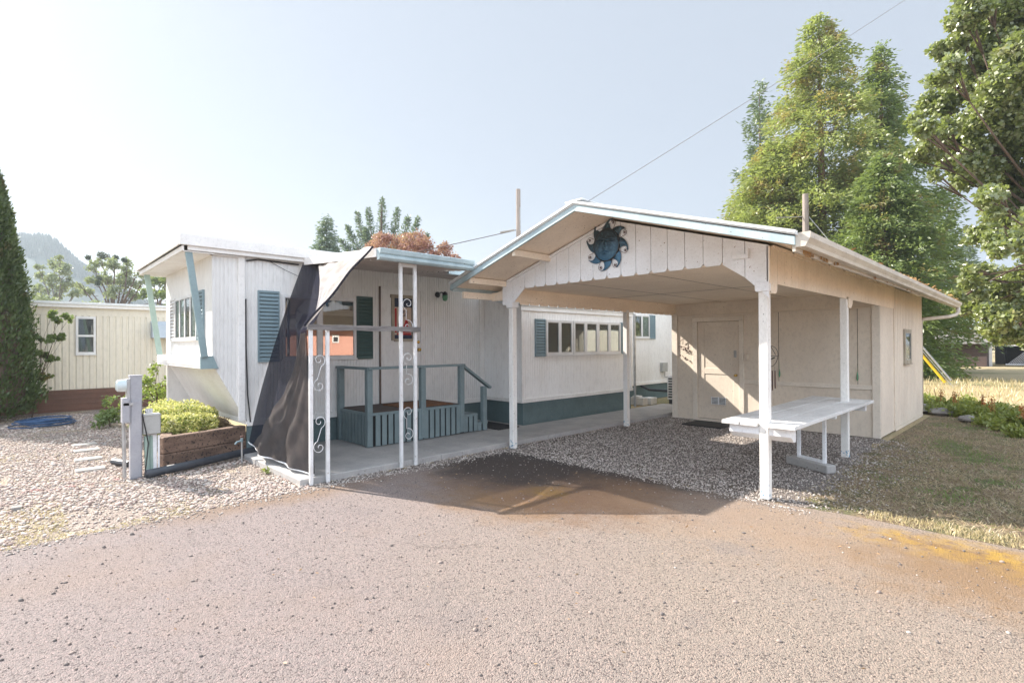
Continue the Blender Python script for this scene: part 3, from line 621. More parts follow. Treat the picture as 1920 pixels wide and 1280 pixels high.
for z_, n_ in ((1.67,'deadbolt'),(1.53,'door_knob')):
    kb = MB(); kb.lathe((-8.18,5.43,z_), (1,0,0), [(.032,0),(.032,.010),(.014,.014),(.014,.03),(.028,.045),(.030,.06),(.018,.075)] if n_ == 'door_knob' else [(.030,0),(.030,.012),(.022,.016),(.018,.018)], 16)
    kb.build(n_, M['brass'], door, smooth=True)
# skirting
sk = MB(); sk.box(-8.30,-8.215,2.52,RB,.0,.44)
for z_ in (.15,.30): sk.box(-8.215,-8.208,2.52,RB,z_-.004,z_+.004)
sk.box(-8.24,-8.20,2.47,2.54,0,.45)
sk.build('skirting', M['tealskirt'], home)
# bay extension
bw = ribbed('X', -7.08, 1, 7.05, 10.8, .56, 2.33, .050, .006, .013); bw.add(*(lambda q: (q.v, q.f))(ribbed('Y', 7.05, -1, -8.17, -7.08, .56, lambda u: 2.33+(-7.08-u)*.2, .050, .006, .013)))
bw.box(-8.15,-7.10,7.07,10.78,.5,2.31); bay = bw.build('bay_wall', M['sidingbay'], home)
bt = MB(); bt.box(-7.10,-7.05,7.02,10.83,.49,.56); bt.box(-8.17,-7.10,7.02,7.06,.49,.56); bt.box(-7.085,-7.06,7.03,7.08,.56,2.33); bt.box(-7.085,-7.055,10.74,10.8,.56,2.33)
bt.box(-7.085,-7.04,7.0,10.85,2.27,2.36); bt.build('bay_trim', M['trim'], home, bevel=.003)
br = MB(); br.add([(-8.15,6.98,2.58),(-7.0,6.98,2.36),(-7.0,10.88,2.36),(-8.15,10.88,2.58),(-8.15,6.98,2.61),(-7.0,6.98,2.39),(-7.0,10.88,2.39),(-8.15,10.88,2.61)],
    [(3,2,1,0),(4,5,6,7),(0,1,5,4),(1,2,6,5),(2,3,7,6),(3,0,4,7)]); br.build('bay_roof', M['roofwhite'], home)
bs = MB(); bs.box(-8.2,-7.09,7.08,10.77,0,.489)
for z_ in (.12,.245,.37): bs.box(-7.09,-7.084,7.08,10.77,z_-.003,z_+.003)
bs.box(-7.09,-7.084,8.28,8.29,0,.489)
bs.build('bay_skirting', M['tealskirt'], home)
PN = [(7.77,8.10),(8.18,8.51),(8.63,8.95),(9.04,9.38),(9.48,9.82),(9.91,10.26)]
ST = [None, ('curtaingreen',1.46,2.07), ('curtaintan',1.46,1.92), ('curtainp',1.46,1.93), ('curtain',1.46,1.94), ('curtainp',1.46,1.94)]
for k in range(3):
    (a, b), (c, d) = PN[2*k], PN[2*k+1]
    window(home, 'X', -7.08, 1, a-.05, d+.05, 1.40, 2.11, [(a,b,ST[2*k]),(c,d,ST[2*k+1])], .045, .035)
shutter(home, 'X', -7.08, 1, 7.41, 7.70, 1.37, 2.12, 'tealshut'); shutter(home, 'X', -7.08, 1, 10.33, 10.60, 1.38, 2.12, 'tealshut')
window(home, 'X', -8.2, 1, 12.60, 13.42, 1.79, 2.45, [(12.64,12.98,'curtaintan'),(13.05,13.38,'curtain')], .04)
shutter(home, 'X', -8.2, 1, 13.44, 13.74, 1.76, 2.46, 'tealshut')
ds = MB(); ds.tube([(-7.03,10.86,2.34),(-7.03,10.86,.1)], .03, 8); ds.build('downspout', M['galv'], home)
mb_ = MB(); mb_.box(-8.195,-8.10,14.03,14.30,.78,1.05); mb_.tube([(-8.14,14.2,.78),(-8.14,14.2,.62),(-8.1,14.4,.60),(-8.0,14.9,.60)], .015, 6); mb_.build('meter_box', M['greybox'], home)
# ------------------------------------------------------------------ wall lamp
lp_ = thing('wall_lamp', (-8.19,5.92,2.55), 'black wall lantern with green glass shade beside the front door', 'wall lamp')
q = MB(); q.lathe((-8.198,5.88,2.58), (1,0,0), [(.055,0),(.055,.015),(.03,.025)], 16); q.tube([(-8.18,5.88,2.58),(-8.10,5.90,2.62),(-8.03,5.94,2.60)], .012, 8)
q.lathe((-8.03,5.94,2.63), (0,0,-1), [(.02,0),(.05,.03),(.055,.07)], 14); q.build('bracket', M['blackmetal'], lp_, smooth=False)
gm, nt, b = newmat('green_lamp_glass'); b.inputs['Base Color'].default_value = (.10,.26,.14,1); b.inputs['Roughness'].default_value = .15
q = MB(); q.lathe((-8.03,5.94,2.56), (0,0,-1), [(.05,0),(.055,.03),(.045,.09),(.02,.11)], 14); q.build('lamp_shade', gm, lp_, smooth=True)
# ------------------------------------------------------------------ porch canopy and its scrollwork posts
can = thing('porch_canopy', (-5.95,3.3,0), 'flat metal porch canopy with pale teal gutter and white scrollwork posts', 'porch canopy')
rp_ = MB()
def rzp(x): return 2.735+(-5.80-x)*.092
def slab(y0, y1, x1):
    rp_.prism([(-8.10,rzp(-8.10)),(x1,rzp(x1)),(x1,rzp(x1)-.012),(-8.10,rzp(-8.10)-.012)], 'Y', y0, y1)
    x = -8.05
    while x < x1-.05:
        rp_.prism([(x,rzp(x)-.013),(x+.02,rzp(x)-.013),(x+.02,rzp(x)-.06),(x,rzp(x)-.06)], 'Y', y0+.02, y1-.01); x += .15
slab(3.30,4.80,-5.85); slab(4.805,6.97,-6.44)
rp_.build('roof_panel', M['canopy'], can)
gt = MB(); gp = [(-5.85,2.68),(-5.80,2.68),(-5.775,2.705),(-5.775,2.735),(-5.79,2.745),(-5.77,2.765),(-5.76,2.815),(-5.775,2.825),(-5.85,2.825)]
gt.prism(gp, 'Y', 3.28, 4.80); gt.box(-6.44,-6.40,4.81,6.95,2.70,2.84); gt.build('gutter', M['paleteal'], can)
ef = MB(); ef.bar((-8.10,3.285,rzp(-8.1)-.02),(-5.86,3.285,rzp(-5.86)+.03),.03,.11); ef.build('end_fascia', M['trim'], can)
def scroll_post(y0, y1, ztop, mirror=1):
    t = MB()
    for y in (y0, y1): t.box(-5.97,-5.93,y,y+.04,.0,ztop)
    if ztop > 2: t.box(-5.97,-5.93,y0+.04,y1,ztop-.045,ztop)
    po = t.build('post', M['tubew'], can, bevel=.003)
    def spiral(c, r, a0, turns, n=26):
        return [(-5.95, c[0]+r*(1-.86*i/n)*math.cos(a0+turns*2*math.pi*i/n), c[1]+r*(1-.86*i/n)*math.sin(a0+turns*2*math.pi*i/n)) for i in range(n+1)]
    w_ = (y1-y0-.04); ym = (y0+.04+y1)/2; z = .42
    s = MB()
    while z < ztop-.35:
        r = w_/2*.98
        up = spiral((ym, z+.30), r, -.4*math.pi if mirror > 0 else 1.4*math.pi, 1.25*mirror); dn = spiral((ym, z), r, .6*math.pi, 1.25*mirror)
        s = MB(); s.tube(dn[::-1]+[up[0]]+up[1:], .0042, 6); s.build('scrollwork', M['tubew'], can, smooth=True)
        z += .72
scroll_post(2.46, 2.66, 1.79); scroll_post(3.66, 3.88, 2.69, -1)
# plank laid across the cut posts
pk = MB(); n_ = 16
pk.grid(lambda u, v: (-5.925-.0*v+.004*math.sin(u*30), 2.43+1.53*u, 1.795+.055*v+.004*math.sin(u*21+v)), n_, 2)
for side in (0,):
    vs = []
pk2 = MB(); pts = [2.43+1.53*i/n_ for i in range(n_+1)]
vs = []; 
for i, y in enumerate(pts):
    dz = .004*math.sin(i*1.9); db = .006*math.sin(i*1.1+1)
    vs += [(-5.928,y,1.79+db),(-5.905,y,1.79+db),(-5.905,y,1.853+dz),(-5.928,y,1.853+dz)]
fs = [(i*4+k, i*4+(k+1)%4, i*4+4+(k+1)%4, i*4+4+k) for i in range(n_) for k in range(4)]+[(3,2,1,0),tuple(range(n_*4,n_*4+4))]
pk2.add(vs, fs); tag(pk2.build('weathered_plank', M['weather'], None, org=(-5.92,3.2,1.82)), 'weathered grey plank fixed across the white porch posts', 'plank')
# ------------------------------------------------------------------ shade cloth
net = thing('shade_cloth', (-6.9,2.9,0), 'torn dark shade cloth draped from the mobile home roof to the porch post', 'shade cloth')
T1, T2, Cc, D_, E_ = Vector((-8.10,3.27,2.93)), Vector((-8.06,3.52,2.95)), Vector((-5.965,2.44,1.82)), Vector((-8.07,2.46,.24)), Vector((-6.04,2.56,.10))
B_ = Vector((-5.90,3.27,2.845))
def bez(a, b, c, t): return a*(1-t)**2+b*2*t*(1-t)+c*t*t
def edgeR(t):    # T2 -> C sagging edge
    K = [T2, Vector((-7.62,3.32,2.79)), Vector((-7.2,3.14,2.60)), Vector((-6.9,3.01,2.44)), Vector((-6.5,2.83,2.20)), Vector((-6.2,2.65,1.99)), Cc]
    x = min(max(t, 0), .9999)*6; i = int(x); f_ = x-i; P = [K[max(i-1,0)], K[i], K[i+1], K[min(i+2,6)]]
    return .5*((2*P[1])+(P[2]-P[0])*f_+(2*P[0]-5*P[1]+4*P[2]-P[3])*f_*f_+(3*P[1]-P[0]-3*P[2]+P[3])*f_**3)
def right(v): return edgeR(v/.42)+Vector((0,.03,-.02)) if v < .42 else Cc.lerp(E_, (v-.42)/.58)
def left(v):
    return bez(T1, Vector((-8.11,2.72,1.35)), D_, v)
def curtain(u, v):
    a, b = left(v), right(v); p = a.lerp(b, u)
    sag = math.sin(math.pi*u)
    p += Vector((0,-1,0))*sag*(.04+.07*v*v)+Vector((-.05,0,0))*math.sin(math.pi*v)*(1-u)
    k = v**1.5
    p += Vector((-.3,1,0))*(.040*k*math.sin(u*15+v*5)+.018*k*math.sin(u*33-v*9)+.012*math.sin(u*9+v*14))*sag
    return p
cb = MB(); cb.grid(curtain, 90, 90); cb.build('side_curtain', M['netdark'], net, smooth=True)
def inner(u, v):
    v2 = .44+.56*v; uu = 1-(1-u)*(.10+.78*v**1.3); p = curtain(uu, v2)
    return p+Vector((0,-.02,0))+Vector((-.2,1,0))*.012*math.sin(u*21+v*13)*math.sin(math.pi*u)
ib = MB(); ib.grid(inner, 60, 60); tag(ib.build('folded_layer', M['netbrown'], net, smooth=True), 'brownish doubled fold beside the post')
def flap(u, v):
    a = edgeR(v); b = T2.lerp(B_, 1) if v == 0 else B_.lerp(Cc, v)
    top = T2.lerp(B_, u); p = a.lerp(b, u)
    p = p*v+top*(1-v) if v < .02 else p
    p += Vector((0,-.3,.2))*.03*math.sin(u*6+v*7)*math.sin(math.pi*u)*math.sin(math.pi*v)+Vector((0,0,-1))*.02*math.sin(math.pi*u)*math.sin(math.pi*v)+Vector((0,-.5,.8))*.012*math.sin(u*23+v*11)
    return p+Vector((0,-.012,.012))
fb = MB(); fb.grid(flap, 50, 40); tag(fb.build('top_flap', M['netpale'], net, smooth=True), 'pale flap over the porch corner')
hm = MB(); hm.tube([flap(1, i/20)+Vector((0,-.01,0)) for i in range(21)], .014, 6); hm.build('hem', M['netdark'], net)
hm = MB(); hm.tube([curtain(i/30, 1)+Vector((0,-.01,-.012)) for i in range(31)], .009, 6); tag(hm.build('hem', M['woodw'], net), 'pale hem along the bottom')
cd = MB(); cd.tube([(-8.18,2.46,2.86),(-8.17,2.62,2.895),(-8.17,3.0,2.885),(-8.17,3.22,2.88)], .012, 6); cd.tube([(-8.18,2.8,2.88),(-8.17,3.0,2.78),(-8.16,3.2,2.70)], .004, 5)
cd.tube([(-8.17,2.45,2.3),(-8.165,2.45,1.6),(-8.165,2.47,.9),(-8.14,2.5,.5)], .010, 6)
tag(cd.build('black_cable', M['blackmetal'], None, org=(-8.17,2.8,2.8)), 'black cable stapled along the home wall left of the shade cloth', 'cable')
# ------------------------------------------------------------------ porch slab, steps
s_ = MB(); s_.box(-8.2,-5.99,2.37,4.35,-.02,.07); s_.box(-8.2,-5.99,4.36,6.6,-.02,.068); s_.box(-7.05,-5.99,6.61,12.2,-.02,.066); s_.box(-8.2,-7.051,6.61,7.04,-.02,.067)
tag(s_.build('porch_slab', M['concrete'], None, bevel=.008), kind='structure')
st = thing('porch_steps', (-7.6,4.8,.07), 'teal wooden porch landing with slatted sides, railing and steps, below the front door', 'porch steps')
dk = MB(); dk.box(-8.17,-7.12,3.85,5.64,.545,.585); dk.build('landing', M['teal'], st, bevel=.004)
cp = MB(); cp.box(-8.16,-7.16,3.89,5.60,.586,.594); cp.build('carpet', M['carpet'], st)
cr = MB(); cr.box(-8.16,-7.15,5.64,6.0,.35,.385); cr.box(-8.16,-7.15,5.66,5.98,.386,.392); cr.build('step', M['teal'], st)
cr = MB(); cr.box(-8.16,-7.15,5.95,6.24,.19,.225); cr.build('step', M['teal'], st)
sl_ = MB(); y = 3.90
def slats(a, b, zt, face, fixed, wd=.080, gap=.030):
    u = a
    while u < b-.03:
        e = min(u+wd, b); j = random.uniform(-.006, .004)
        if face == 'X': sl_.box(fixed-.015, fixed, u, e, .085+j, zt)
        else: sl_.box(u, e, fixed, fixed+.015, .085+j, zt)
        u = e+gap
slats(3.96, 5.58, .545, 'X', -7.12); slats(-8.12, -7.24, .545, 'Y', 3.85); slats(5.68, 5.98, .35, 'X', -7.135); slats(5.99, 6.2, .19, 'X', -7.135)
sl_.build('slat_skirt', M['teal'], st)
bk = MB(); bk.box(-8.1,-7.16,3.89,5.6,.075,.53); bk.box(-8.1,-7.17,5.61,5.97,.075,.34); bk.box(-8.1,-7.18,5.98,6.2,.075,.18); bk.build('understructure', M['dark'], st)
for (x, y, zt) in ((-8.15,3.83,1.24),(-7.22,3.83,1.24),(-7.20,4.78,1.24),(-7.20,5.58,1.24),(-7.20,6.10,.86)):
    p_ = MB(); p_.box(x, x+.09, y, y+.09, .075 if y < 4 or y > 6 else .10, zt); p_.build('railing_post', M['teal'], st, bevel=.006)
for pts in (((-8.18,3.87,1.26),(-7.13,3.87,1.26)), ((-7.165,3.84,1.262),(-7.165,5.70,1.262)), ((-7.165,5.66,1.255),(-7.165,6.30,.83))):
    p_ = MB(); p_.bar(*pts, .10, .038); p_.build('handrail', M['teal'], st, bevel=.004)
mt = MB(); mt.box(-7.95,-7.22,4.55,5.50,.594,.606); tag(mt.build('doormat', M['matorange'], None, org=(-7.6,5,.6)), 'rust brown patterned doormat on the teal porch landing', 'doormat')
mt = MB(); mt.box(-7.9,-6.95,6.32,6.85,.0705,.084); tag(mt.build('doormat', M['rubber'], None, org=(-7.4,6.5,.07)), 'dark rubber mat at the foot of the porch steps', 'doormat')
# ================================================================== CARPORT with storage shed
cp_ = thing('carport', (-3.9,8,0), 'white gabled carport with posts and a storage room at its back', 'carport')
XL, XR, YF = -6.0, -2.0, 5.57
YFr, YBk = 4.81, 15.25; XeL, XeR, Xc = -6.34, -1.52, -3.93
def roofz(x): return 2.49+(x-XeL)*.307 if x < Xc else 2.49+(XeR-x)*.307      # underside
zr = roofz(Xc)
r_ = MB(); r_.prism([(XeL,2.49),(Xc,zr),(XeR,2.49),(XeR,2.52),(Xc,zr+.03),(XeL,2.52)], 'Y', YFr+.03, YBk); r_.build('roof_deck', M['beige'], cp_)
r_ = MB(); r_.prism([(XeL-.04,2.523),(Xc,zr+.038),(XeR+.02,2.523),(XeR+.02,2.54),(Xc,zr+.055),(XeL-.04,2.54)], 'Y', YFr-.01, YBk+.03)
for sd in (-1, 1):      # raised edge roll and ribs of the sheet roof
    for yy in [YFr+.0]+[YFr+.9*k for k in range(1, 12)]:
        a = Vector((XeL-.03, yy, 2.552)) if sd < 0 else Vector((XeR+.01, yy, 2.552)); b = Vector((Xc, yy, zr+.066))
        r_.bar(a, b, .06 if yy == YFr else .04, .026 if yy == YFr else .022)
r_.bar((Xc,YFr-.02,zr+.080),(Xc,YBk+.03,zr+.080),.26,.014)
r_.build('roof', M['roofwhite'], cp_)
for sd in (-1, 1):
    xe = XeL-.03 if sd < 0 else XeR+.0
    f_ = MB(); a = (xe, 2.44)
    f_.prism([a, (Xc, zr-.04), (Xc, zr+.036), (xe, 2.518)] if sd < 0 else [(Xc, zr-.04), a, (xe, 2.518), (Xc, zr+.036)], 'Y', YFr-.005, YFr+.025)
    f_.build('gable_fascia', M['paleteal'], cp_, bevel=.003)
f_ = MB(); f_.box(XeL-.03,XeL-.002,YFr+.026,YBk,2.43,2.52); f_.build('eave_fascia', M['paleteal'], cp_)
f_ = MB(); f_.box(XeR-.03,XeR-.004,YFr+.026,YBk-.05,2.39,2.50); f_.build('eave_fascia', M['gutter'], cp_)
rt = MB()
for k in range(26):
    y = 5.05+.9*RNG.random() if k < 7 else 5.6+9.2*RNG.random(); z = 2.40+.015*RNG.random()
    c = (XeR-.006, y, z+.012*RNG.random())
    L = .10*RNG.random()+.03 if k > 6 else .06
    rt = MB(); rt.add([(c[0]+.012, y, z-.02), (c[0]+.012, y+L, z-.015), (c[0]+.014, y+L*.9, z+.01), (c[0]+.013, y+L*.3, z+.016)], [(0,1,2,3)]); rt.build('rot_patch', M['rot'], cp_)
rt = MB()
rt.add([(XeR+.001+.003*math.sin(i), 5.13+.125*math.cos(i*.7), 2.405+.036*math.sin(i*.7)) for i in range(9)], [tuple(range(9))])
rt.build('rot_patch', M['rot'], cp_)
# lookouts and rafters below the overhanging gable
for x in (-5.95, -5.02):
    z = roofz(x)-.045; lk = MB(); lk.bar((x, YFr+.04, z-.005), (x, YF+.0, z-.005), .045, .085); lk.build('lookout_beam', M['beige'], cp_)
lk = MB(); lk.bar((-6.30,5.62,2.38),(-5.99,5.62,2.38),.05,.13); lk.build('brace', M['beige'], cp_)
lk = MB(); lk.bar((-6.32,5.7,2.40),(-5.80,5.7,2.52),.045,.09); lk.build('rafter', M['beige'], cp_)
lk = MB(); lk.box(-6.32,-6.28,5.0,10.4,2.33,2.43); lk.build('eave_beam', M['beige'], cp_)
# gable boards with scalloped feet
gx = [-6.02,-5.78,-5.53,-5.31,-5.10,-4.88,-4.66,-4.45,-4.24,-4.02,-3.80,-3.58,-3.37,-3.15,-2.93,-2.71,-2.49,-2.25,-2.01]
gb = MB()
def zbot(x):
    if x < -5.60: return 2.46-(-5.60-x)*1.15 if x > -5.80 else 2.23
    if x > -2.42: return 2.46-(x+2.42)*.95
    return 2.46
for a, b in zip(gx, gx[1:]):
    a2, b2 = a+.003, b-.003
    low = [(a2, zbot(a2)+.035), (a2+.03, zbot(a2+.03)), (b2-.03, zbot(b2-.03)), (b2, zbot(b2)+.035)] if -5.7 < a and b < -2.4 else [(a2, zbot(a2)), (b2, zbot(b2))]
    top = [(b2, roofz(b2)-.03), (a2, roofz(a2)-.03)]
    if a2 < Xc < b2: top = [(b2, roofz(b2)-.03), (Xc, zr-.03), (a2, roofz(a2)-.03)]
    gb.prism(low+top, 'Y', YF, YF+.018)
gb.prism([(XL,2.50),(XR,2.50),(XR,roofz(XR)-.04),(Xc,zr-.04),(XL,roofz(XL)-.04)], 'Y', YF+.019, YF+.03)
gab = gb.build('gable_boards', M['woodw'], cp_, bevel=.002)
rk = MB(); rk.bar((XL+.1,YF-.012,roofz(XL+.1)-.035),(Xc,YF-.012,zr-.035),.02,.035); rk.build('rake_trim', M['woodw'], cp_)
rk = MB(); rk.box(-2.36,-2.20,YF-.05,YF,2.50,2.54); rk.box(-2.22,-2.20,YF-.049,YF-.001,2.541,2.60); rk.build('wooden_block', M['woodw'], cp_)
# posts
def cpost(x, y, zt, cap=True):
    p_ = MB(); p_.box(x-.09,x,y,y+.09,0,zt); po = p_.build('post', M['post'], cp_, bevel=.005)
    if cap:
        c_ = MB(); c_.prism([(x-.115,zt),(x-.105,zt-.02),(x-.10,zt-.04),(x-.10,zt-.0),(x-.115,zt+.11)] and [(x-.105,zt-.0),(x+.012,zt-.0),(x+.022,zt+.02),(x+.022,zt+.10),(x-.115,zt+.10),(x-.115,zt+.02)], 'Y', y-.028, y+.112)
        c_.build('post_cap', M['woodw'], cp_, bevel=.004)
    return po
cpost(-2.03, 5.58, 2.14); cpost(-5.80, 5.58, 2.18)
cpost(-5.78, 8.66, 2.28, False); cpost(-2.0, 8.42, 2.26, False)
bk_ = MB(); bk_.prism([(5.62,2.225),(5.62,2.12),(5.70,2.12),(5.735,2.14),(5.75,2.18),(5.75,2.225)], 'X', -2.028, -1.99); bk_.build('bracket', M['beige'], cp_); bk_ = MB(); bk_.prism([(8.46,2.225),(8.46,2.10),(8.56,2.10),(8.62,2.13),(8.66,2.17),(8.66,2.225)], 'X', -2.03, -1.985)
bk_.build('bracket', M['beige'], cp_)
# ceiling and inner beams
c_ = MB(); c_.box(XL+.12,XR-.03,YF+.03,10.5,2.47,2.485); c_.build('ceiling', M['beige'], cp_)
bm = MB(); bm.box(-5.82,-5.76,YF+.031,10.5,2.275,2.469); bm.box(-5.758,-5.745,YF+.031,10.5,2.30,2.47)
y = 5.72
while y < 10.4:
    bm.prism([(y,2.275),(y+.02,2.235),(y+.205,2.235),(y+.225,2.275)], 'X', -5.80, -5.785); y += .23
bm.box(-2.07,-2.03,5.68,10.5,2.25,2.469); bm.box(XL+.2,-2.1,YF+.031,YF+.08,2.33+.14,2.4699)
bm.build('beam', M['beige'], cp_)
# right side valance of narrow boards
vb = MB(); y = YF
while y < 11.5:
    e = min(y+.215, 11.56); vb.box(-2.018,-2.0,y+.003,e-.003,2.225,2.60); y = e
vb.box(-2.03,-2.019,YF,11.56,2.23,2.60)
for k in range(9): vb.box(-1.999,-1.975,5.62+.66*k,5.62+.66*k+.55,2.575-.012*(k % 2),2.61)
vb.build('side_valance', M['beige'], cp_)
# storage room
sw = MB(); sw.box(-5.81,-5.245,10.5,10.58,0,2.469); sw.box(-4.36,-2.03,10.5,10.58,0,2.469); sw.box(-5.245,-4.36,10.5,10.58,2.07,2.469)
sw.box(-5.81,-2.03,14.32,14.40,0,2.47); sw.box(-5.81,-5.73,10.59,14.31,0,2.47)
sw.build('storage_front_wall', M['ply'], cp_)
for x_ in (-3.62, -2.34):
    sm_ = MB(); sm_.box(x_-.004,x_+.004,10.496,10.4995,.89,2.2); sm_.build('panel_seam', M['seam'], cp_)
for y_ in (8.05,):
    sm_ = MB(); sm_.box(XL+.2,XR-.1,y_-.004,y_+.004,2.4665,2.4695); sm_.build('ceiling_seam', M['seam'], cp_)
for x_ in (-4.7, -3.45):
    sm_ = MB(); sm_.box(x_-.003,x_+.003,5.65,10.45,2.4672,2.4698); sm_.build('ceiling_seam', M['seam'], cp_)
tr = MB(); tr.box(-5.245-.10,-5.245,10.472,10.499,0,2.07); tr.box(-4.36,-4.27,10.472,10.499,0,2.07); tr.box(-5.345,-4.27,10.470,10.499,2.075,2.16)
tr.box(-4.268,-2.13,10.478,10.499,.81,.885); tr.box(-5.83,-5.70,10.474,10.499,0,2.25); tr.box(-2.13,-2.012,10.474,10.499,0,2.25); tr.box(-5.69,-2.14,10.478,10.499,2.20,2.215)
tr.box(-5.25,-4.35,10.44,10.50,.0,.045)
tr.build('wall_trim', M['plytrim'], cp_, bevel=.003)
rs = ribbed('X', -2.0, 1, 11.53, 14.40, .06, 2.60, .15, .014, .034); rs.box(-2.06,-2.012,11.5,14.40,.02,2.55); rs.box(-2.06,-2.008,10.50,11.5,.02,2.26); rs.box(-2.012,-1.992,11.50,11.53,.05,2.26); rs.box(-2.05,-1.996,11.6,14.4,.0,.055)
rs.build('storage_side_wall', M['ply'], cp_)
window(cp_, 'X', -2.0, 1, 12.33, 13.0, 1.20, 1.87, [(12.40,12.93,'curtaintan')], .07, .03, 'beigeframe')
# storage door
d_ = MB(); d_.box(-5.24,-4.365,10.515,10.545,.05,2.065)
for a, b, z0, z1 in ((-5.24,-5.10,.05,2.065),(-4.49,-4.365,.05,2.065),(-5.10,-4.49,.05,.26),(-5.10,-4.49,.98,1.10),(-5.10,-4.49,1.93,2.065)): d_.box(a,b,10.505,10.515,z0,z1)
sd = d_.build('storage_door', M['ply'], cp_, bevel=.003)
for x0 in (-4.94, -4.785):
    v_ = MB(); v_.box(x0,x0+.125,10.508,10.512,.355,.50); v_.build('vent', M['dark'], sd)
    v_ = MB()
    for k in range(6): v_.bar((x0-.005,10.500,.365+k*.026),(x0+.13,10.500,.365+k*.026),.012,.012)
    v_.box(x0-.014,x0-.006,10.498,10.508,.35,.51); v_.box(x0+.131,x0+.139,10.498,10.508,.35,.51); v_.build('vent_louvres', M['woodw'], sd)
q = MB(); q.lathe((-4.43,10.505,.97), (0,-1,0), [(.026,0),(.026,.008),(.012,.012),(.012,.03),(.026,.045),(.026,.06),(.012,.07)], 14); q.build('door_knob', M['brass'], sd, smooth=True)
q = MB(); q.box(-4.475,-4.425,10.498,10.505,1.33,1.47); q.build('door_plate', M['galv'], sd)
q = MB(); q.box(-4.255,-4.19,10.47,10.499,1.27,1.40); q.box(-4.24,-4.205,10.462,10.47,1.31,1.36); q.build('switch_box', M['ply'], cp_, bevel=.003)
# gutter, downpipe
g_ = MB(); gp = [(0,0),(.075,0),(.085,.03),(.115,.07),(.12,.115),(.105,.125),(.10,.118),(.10,.075),(.07,.012),(.012,.012),(.010,.125),(0,.125)]
gx0 = XeR-.002; gz0 = 2.425
n = len(gp); vs = []
for y, dz in ((YFr+.02,0),(9.5,-.015),(YBk,-.05)): vs += [(gx0+u, y, gz0+dz+v) for u, v in gp]
fs = [(k*n+i, (k+1)*n+i, (k+1)*n+(i+1)%n, k*n+(i+1)%n) for k in range(2) for i in range(n)]+[tuple(range(n)), tuple(range(3*n-1,2*n-1,-1))]
g_.add(vs, fs); g_.prism([(gx0,gz0),(gx0+.075,gz0),(gx0+.115,gz0+.07),(gx0+.12,gz0+.12),(gx0,gz0+.12)], 'Y', YFr+.012, YFr+.02); gut = g_.build('gutter', M['gutter'], cp_)
q = MB(); q.tube([(-1.46,15.12,2.38),(-1.46,15.12,2.28),(-1.50,15.08,2.22),(-1.60,14.95,2.18),(-2.0,14.46,2.12),(-2.03,14.44,2.05),(-2.03,14.44,.1)], .04, 10); q.build('downpipe', M['gutter'], gut, smooth=True)
q = MB()
for k in range(160):
    y = random.uniform(9, 15.1) if random.random() < .8 else random.uniform(6, 9)
    c = Vector((gx0+random.uniform(.0,.10), y, 2.545+random.uniform(-.01,.015))); a = Vector((random.uniform(-.05,.05),random.uniform(-.05,.05),.01)); b = Vector((random.uniform(-.02,.02),random.uniform(-.02,.02),.012))
    q.add([c, c+a, c+a+b, c+b], [(0,1,2,3)])
q.build('leaf_litter', M['rot'], gut)
# ------------------------------------------------------------------ sun ornament
so2 = thing('sun_ornament', (-4.0,5.55,2.89), 'dark blue metal sun face with curled rays hung on the carport gable', 'wall ornament')
sm, nt, b = newmat('patinated_blue_metal'); sx = nt.nodes.new('ShaderNodeSeparateXYZ'); nt.links.new(pos(nt), sx.inputs[0])
c0 = mixc(nt, ramp(nt, sx.outputs[2], 2.98, 2.66), (.035,.055,.07), (.05,.14,.24)); c0 = mixc(nt, math_(nt, 'MULTIPLY', ramp(nt, noise(nt, pos(nt), 30, 5), .5, .66), .5), c0, (.10,.22,.28))
nt.links.new(c0, b.inputs['Base Color']); b.inputs['Roughness'].default_value = .4; b.inputs['Metallic'].default_value = .35
def gs(x, z, cx, cz, sx_, sz_): return math.exp(-((x-cx)/sx_)**2-((z-cz)/sz_)**2)
def face(u, v):
    a = 2*math.pi*u; r = .19*v; x, z = r*math.cos(a), r*math.sin(a)*1.06
    h = .045*math.sqrt(max(0, 1-v*v*.96))
    h += .040*gs(x,z,0,-.005,.016,.05)+.012*gs(x,z,0,-.045,.03,.016)
    for s in (-1, 1):
        h += .018*gs(x,z,s*.07,.03,.034,.014)-.020*gs(x,z,s*.07,.052,.05,.012)+.020*gs(x,z,s*.07,.078,.055,.010)+.010*gs(x,z,s*.09,-.05,.04,.04)
    h += .018*gs(x,z,0,-.092,.045,.008)+.020*gs(x,z,0,-.112,.035,.010)-.018*gs(x,z,0,-.102,.05,.004)
    return (-4.0+x, 5.545-h, 2.89+z)
q = MB(); q.grid(face, 72, 40); q.build('face', sm, so2, smooth=True)
q = MB(); q.tube([(-4.0+.197*math.cos(a*math.pi/24), 5.54, 2.89+.197*1.05*math.sin(a*math.pi/24)) for a in range(49)], .010, 6, False); q.build('rim', M['blackmetal'], so2, smooth=True)
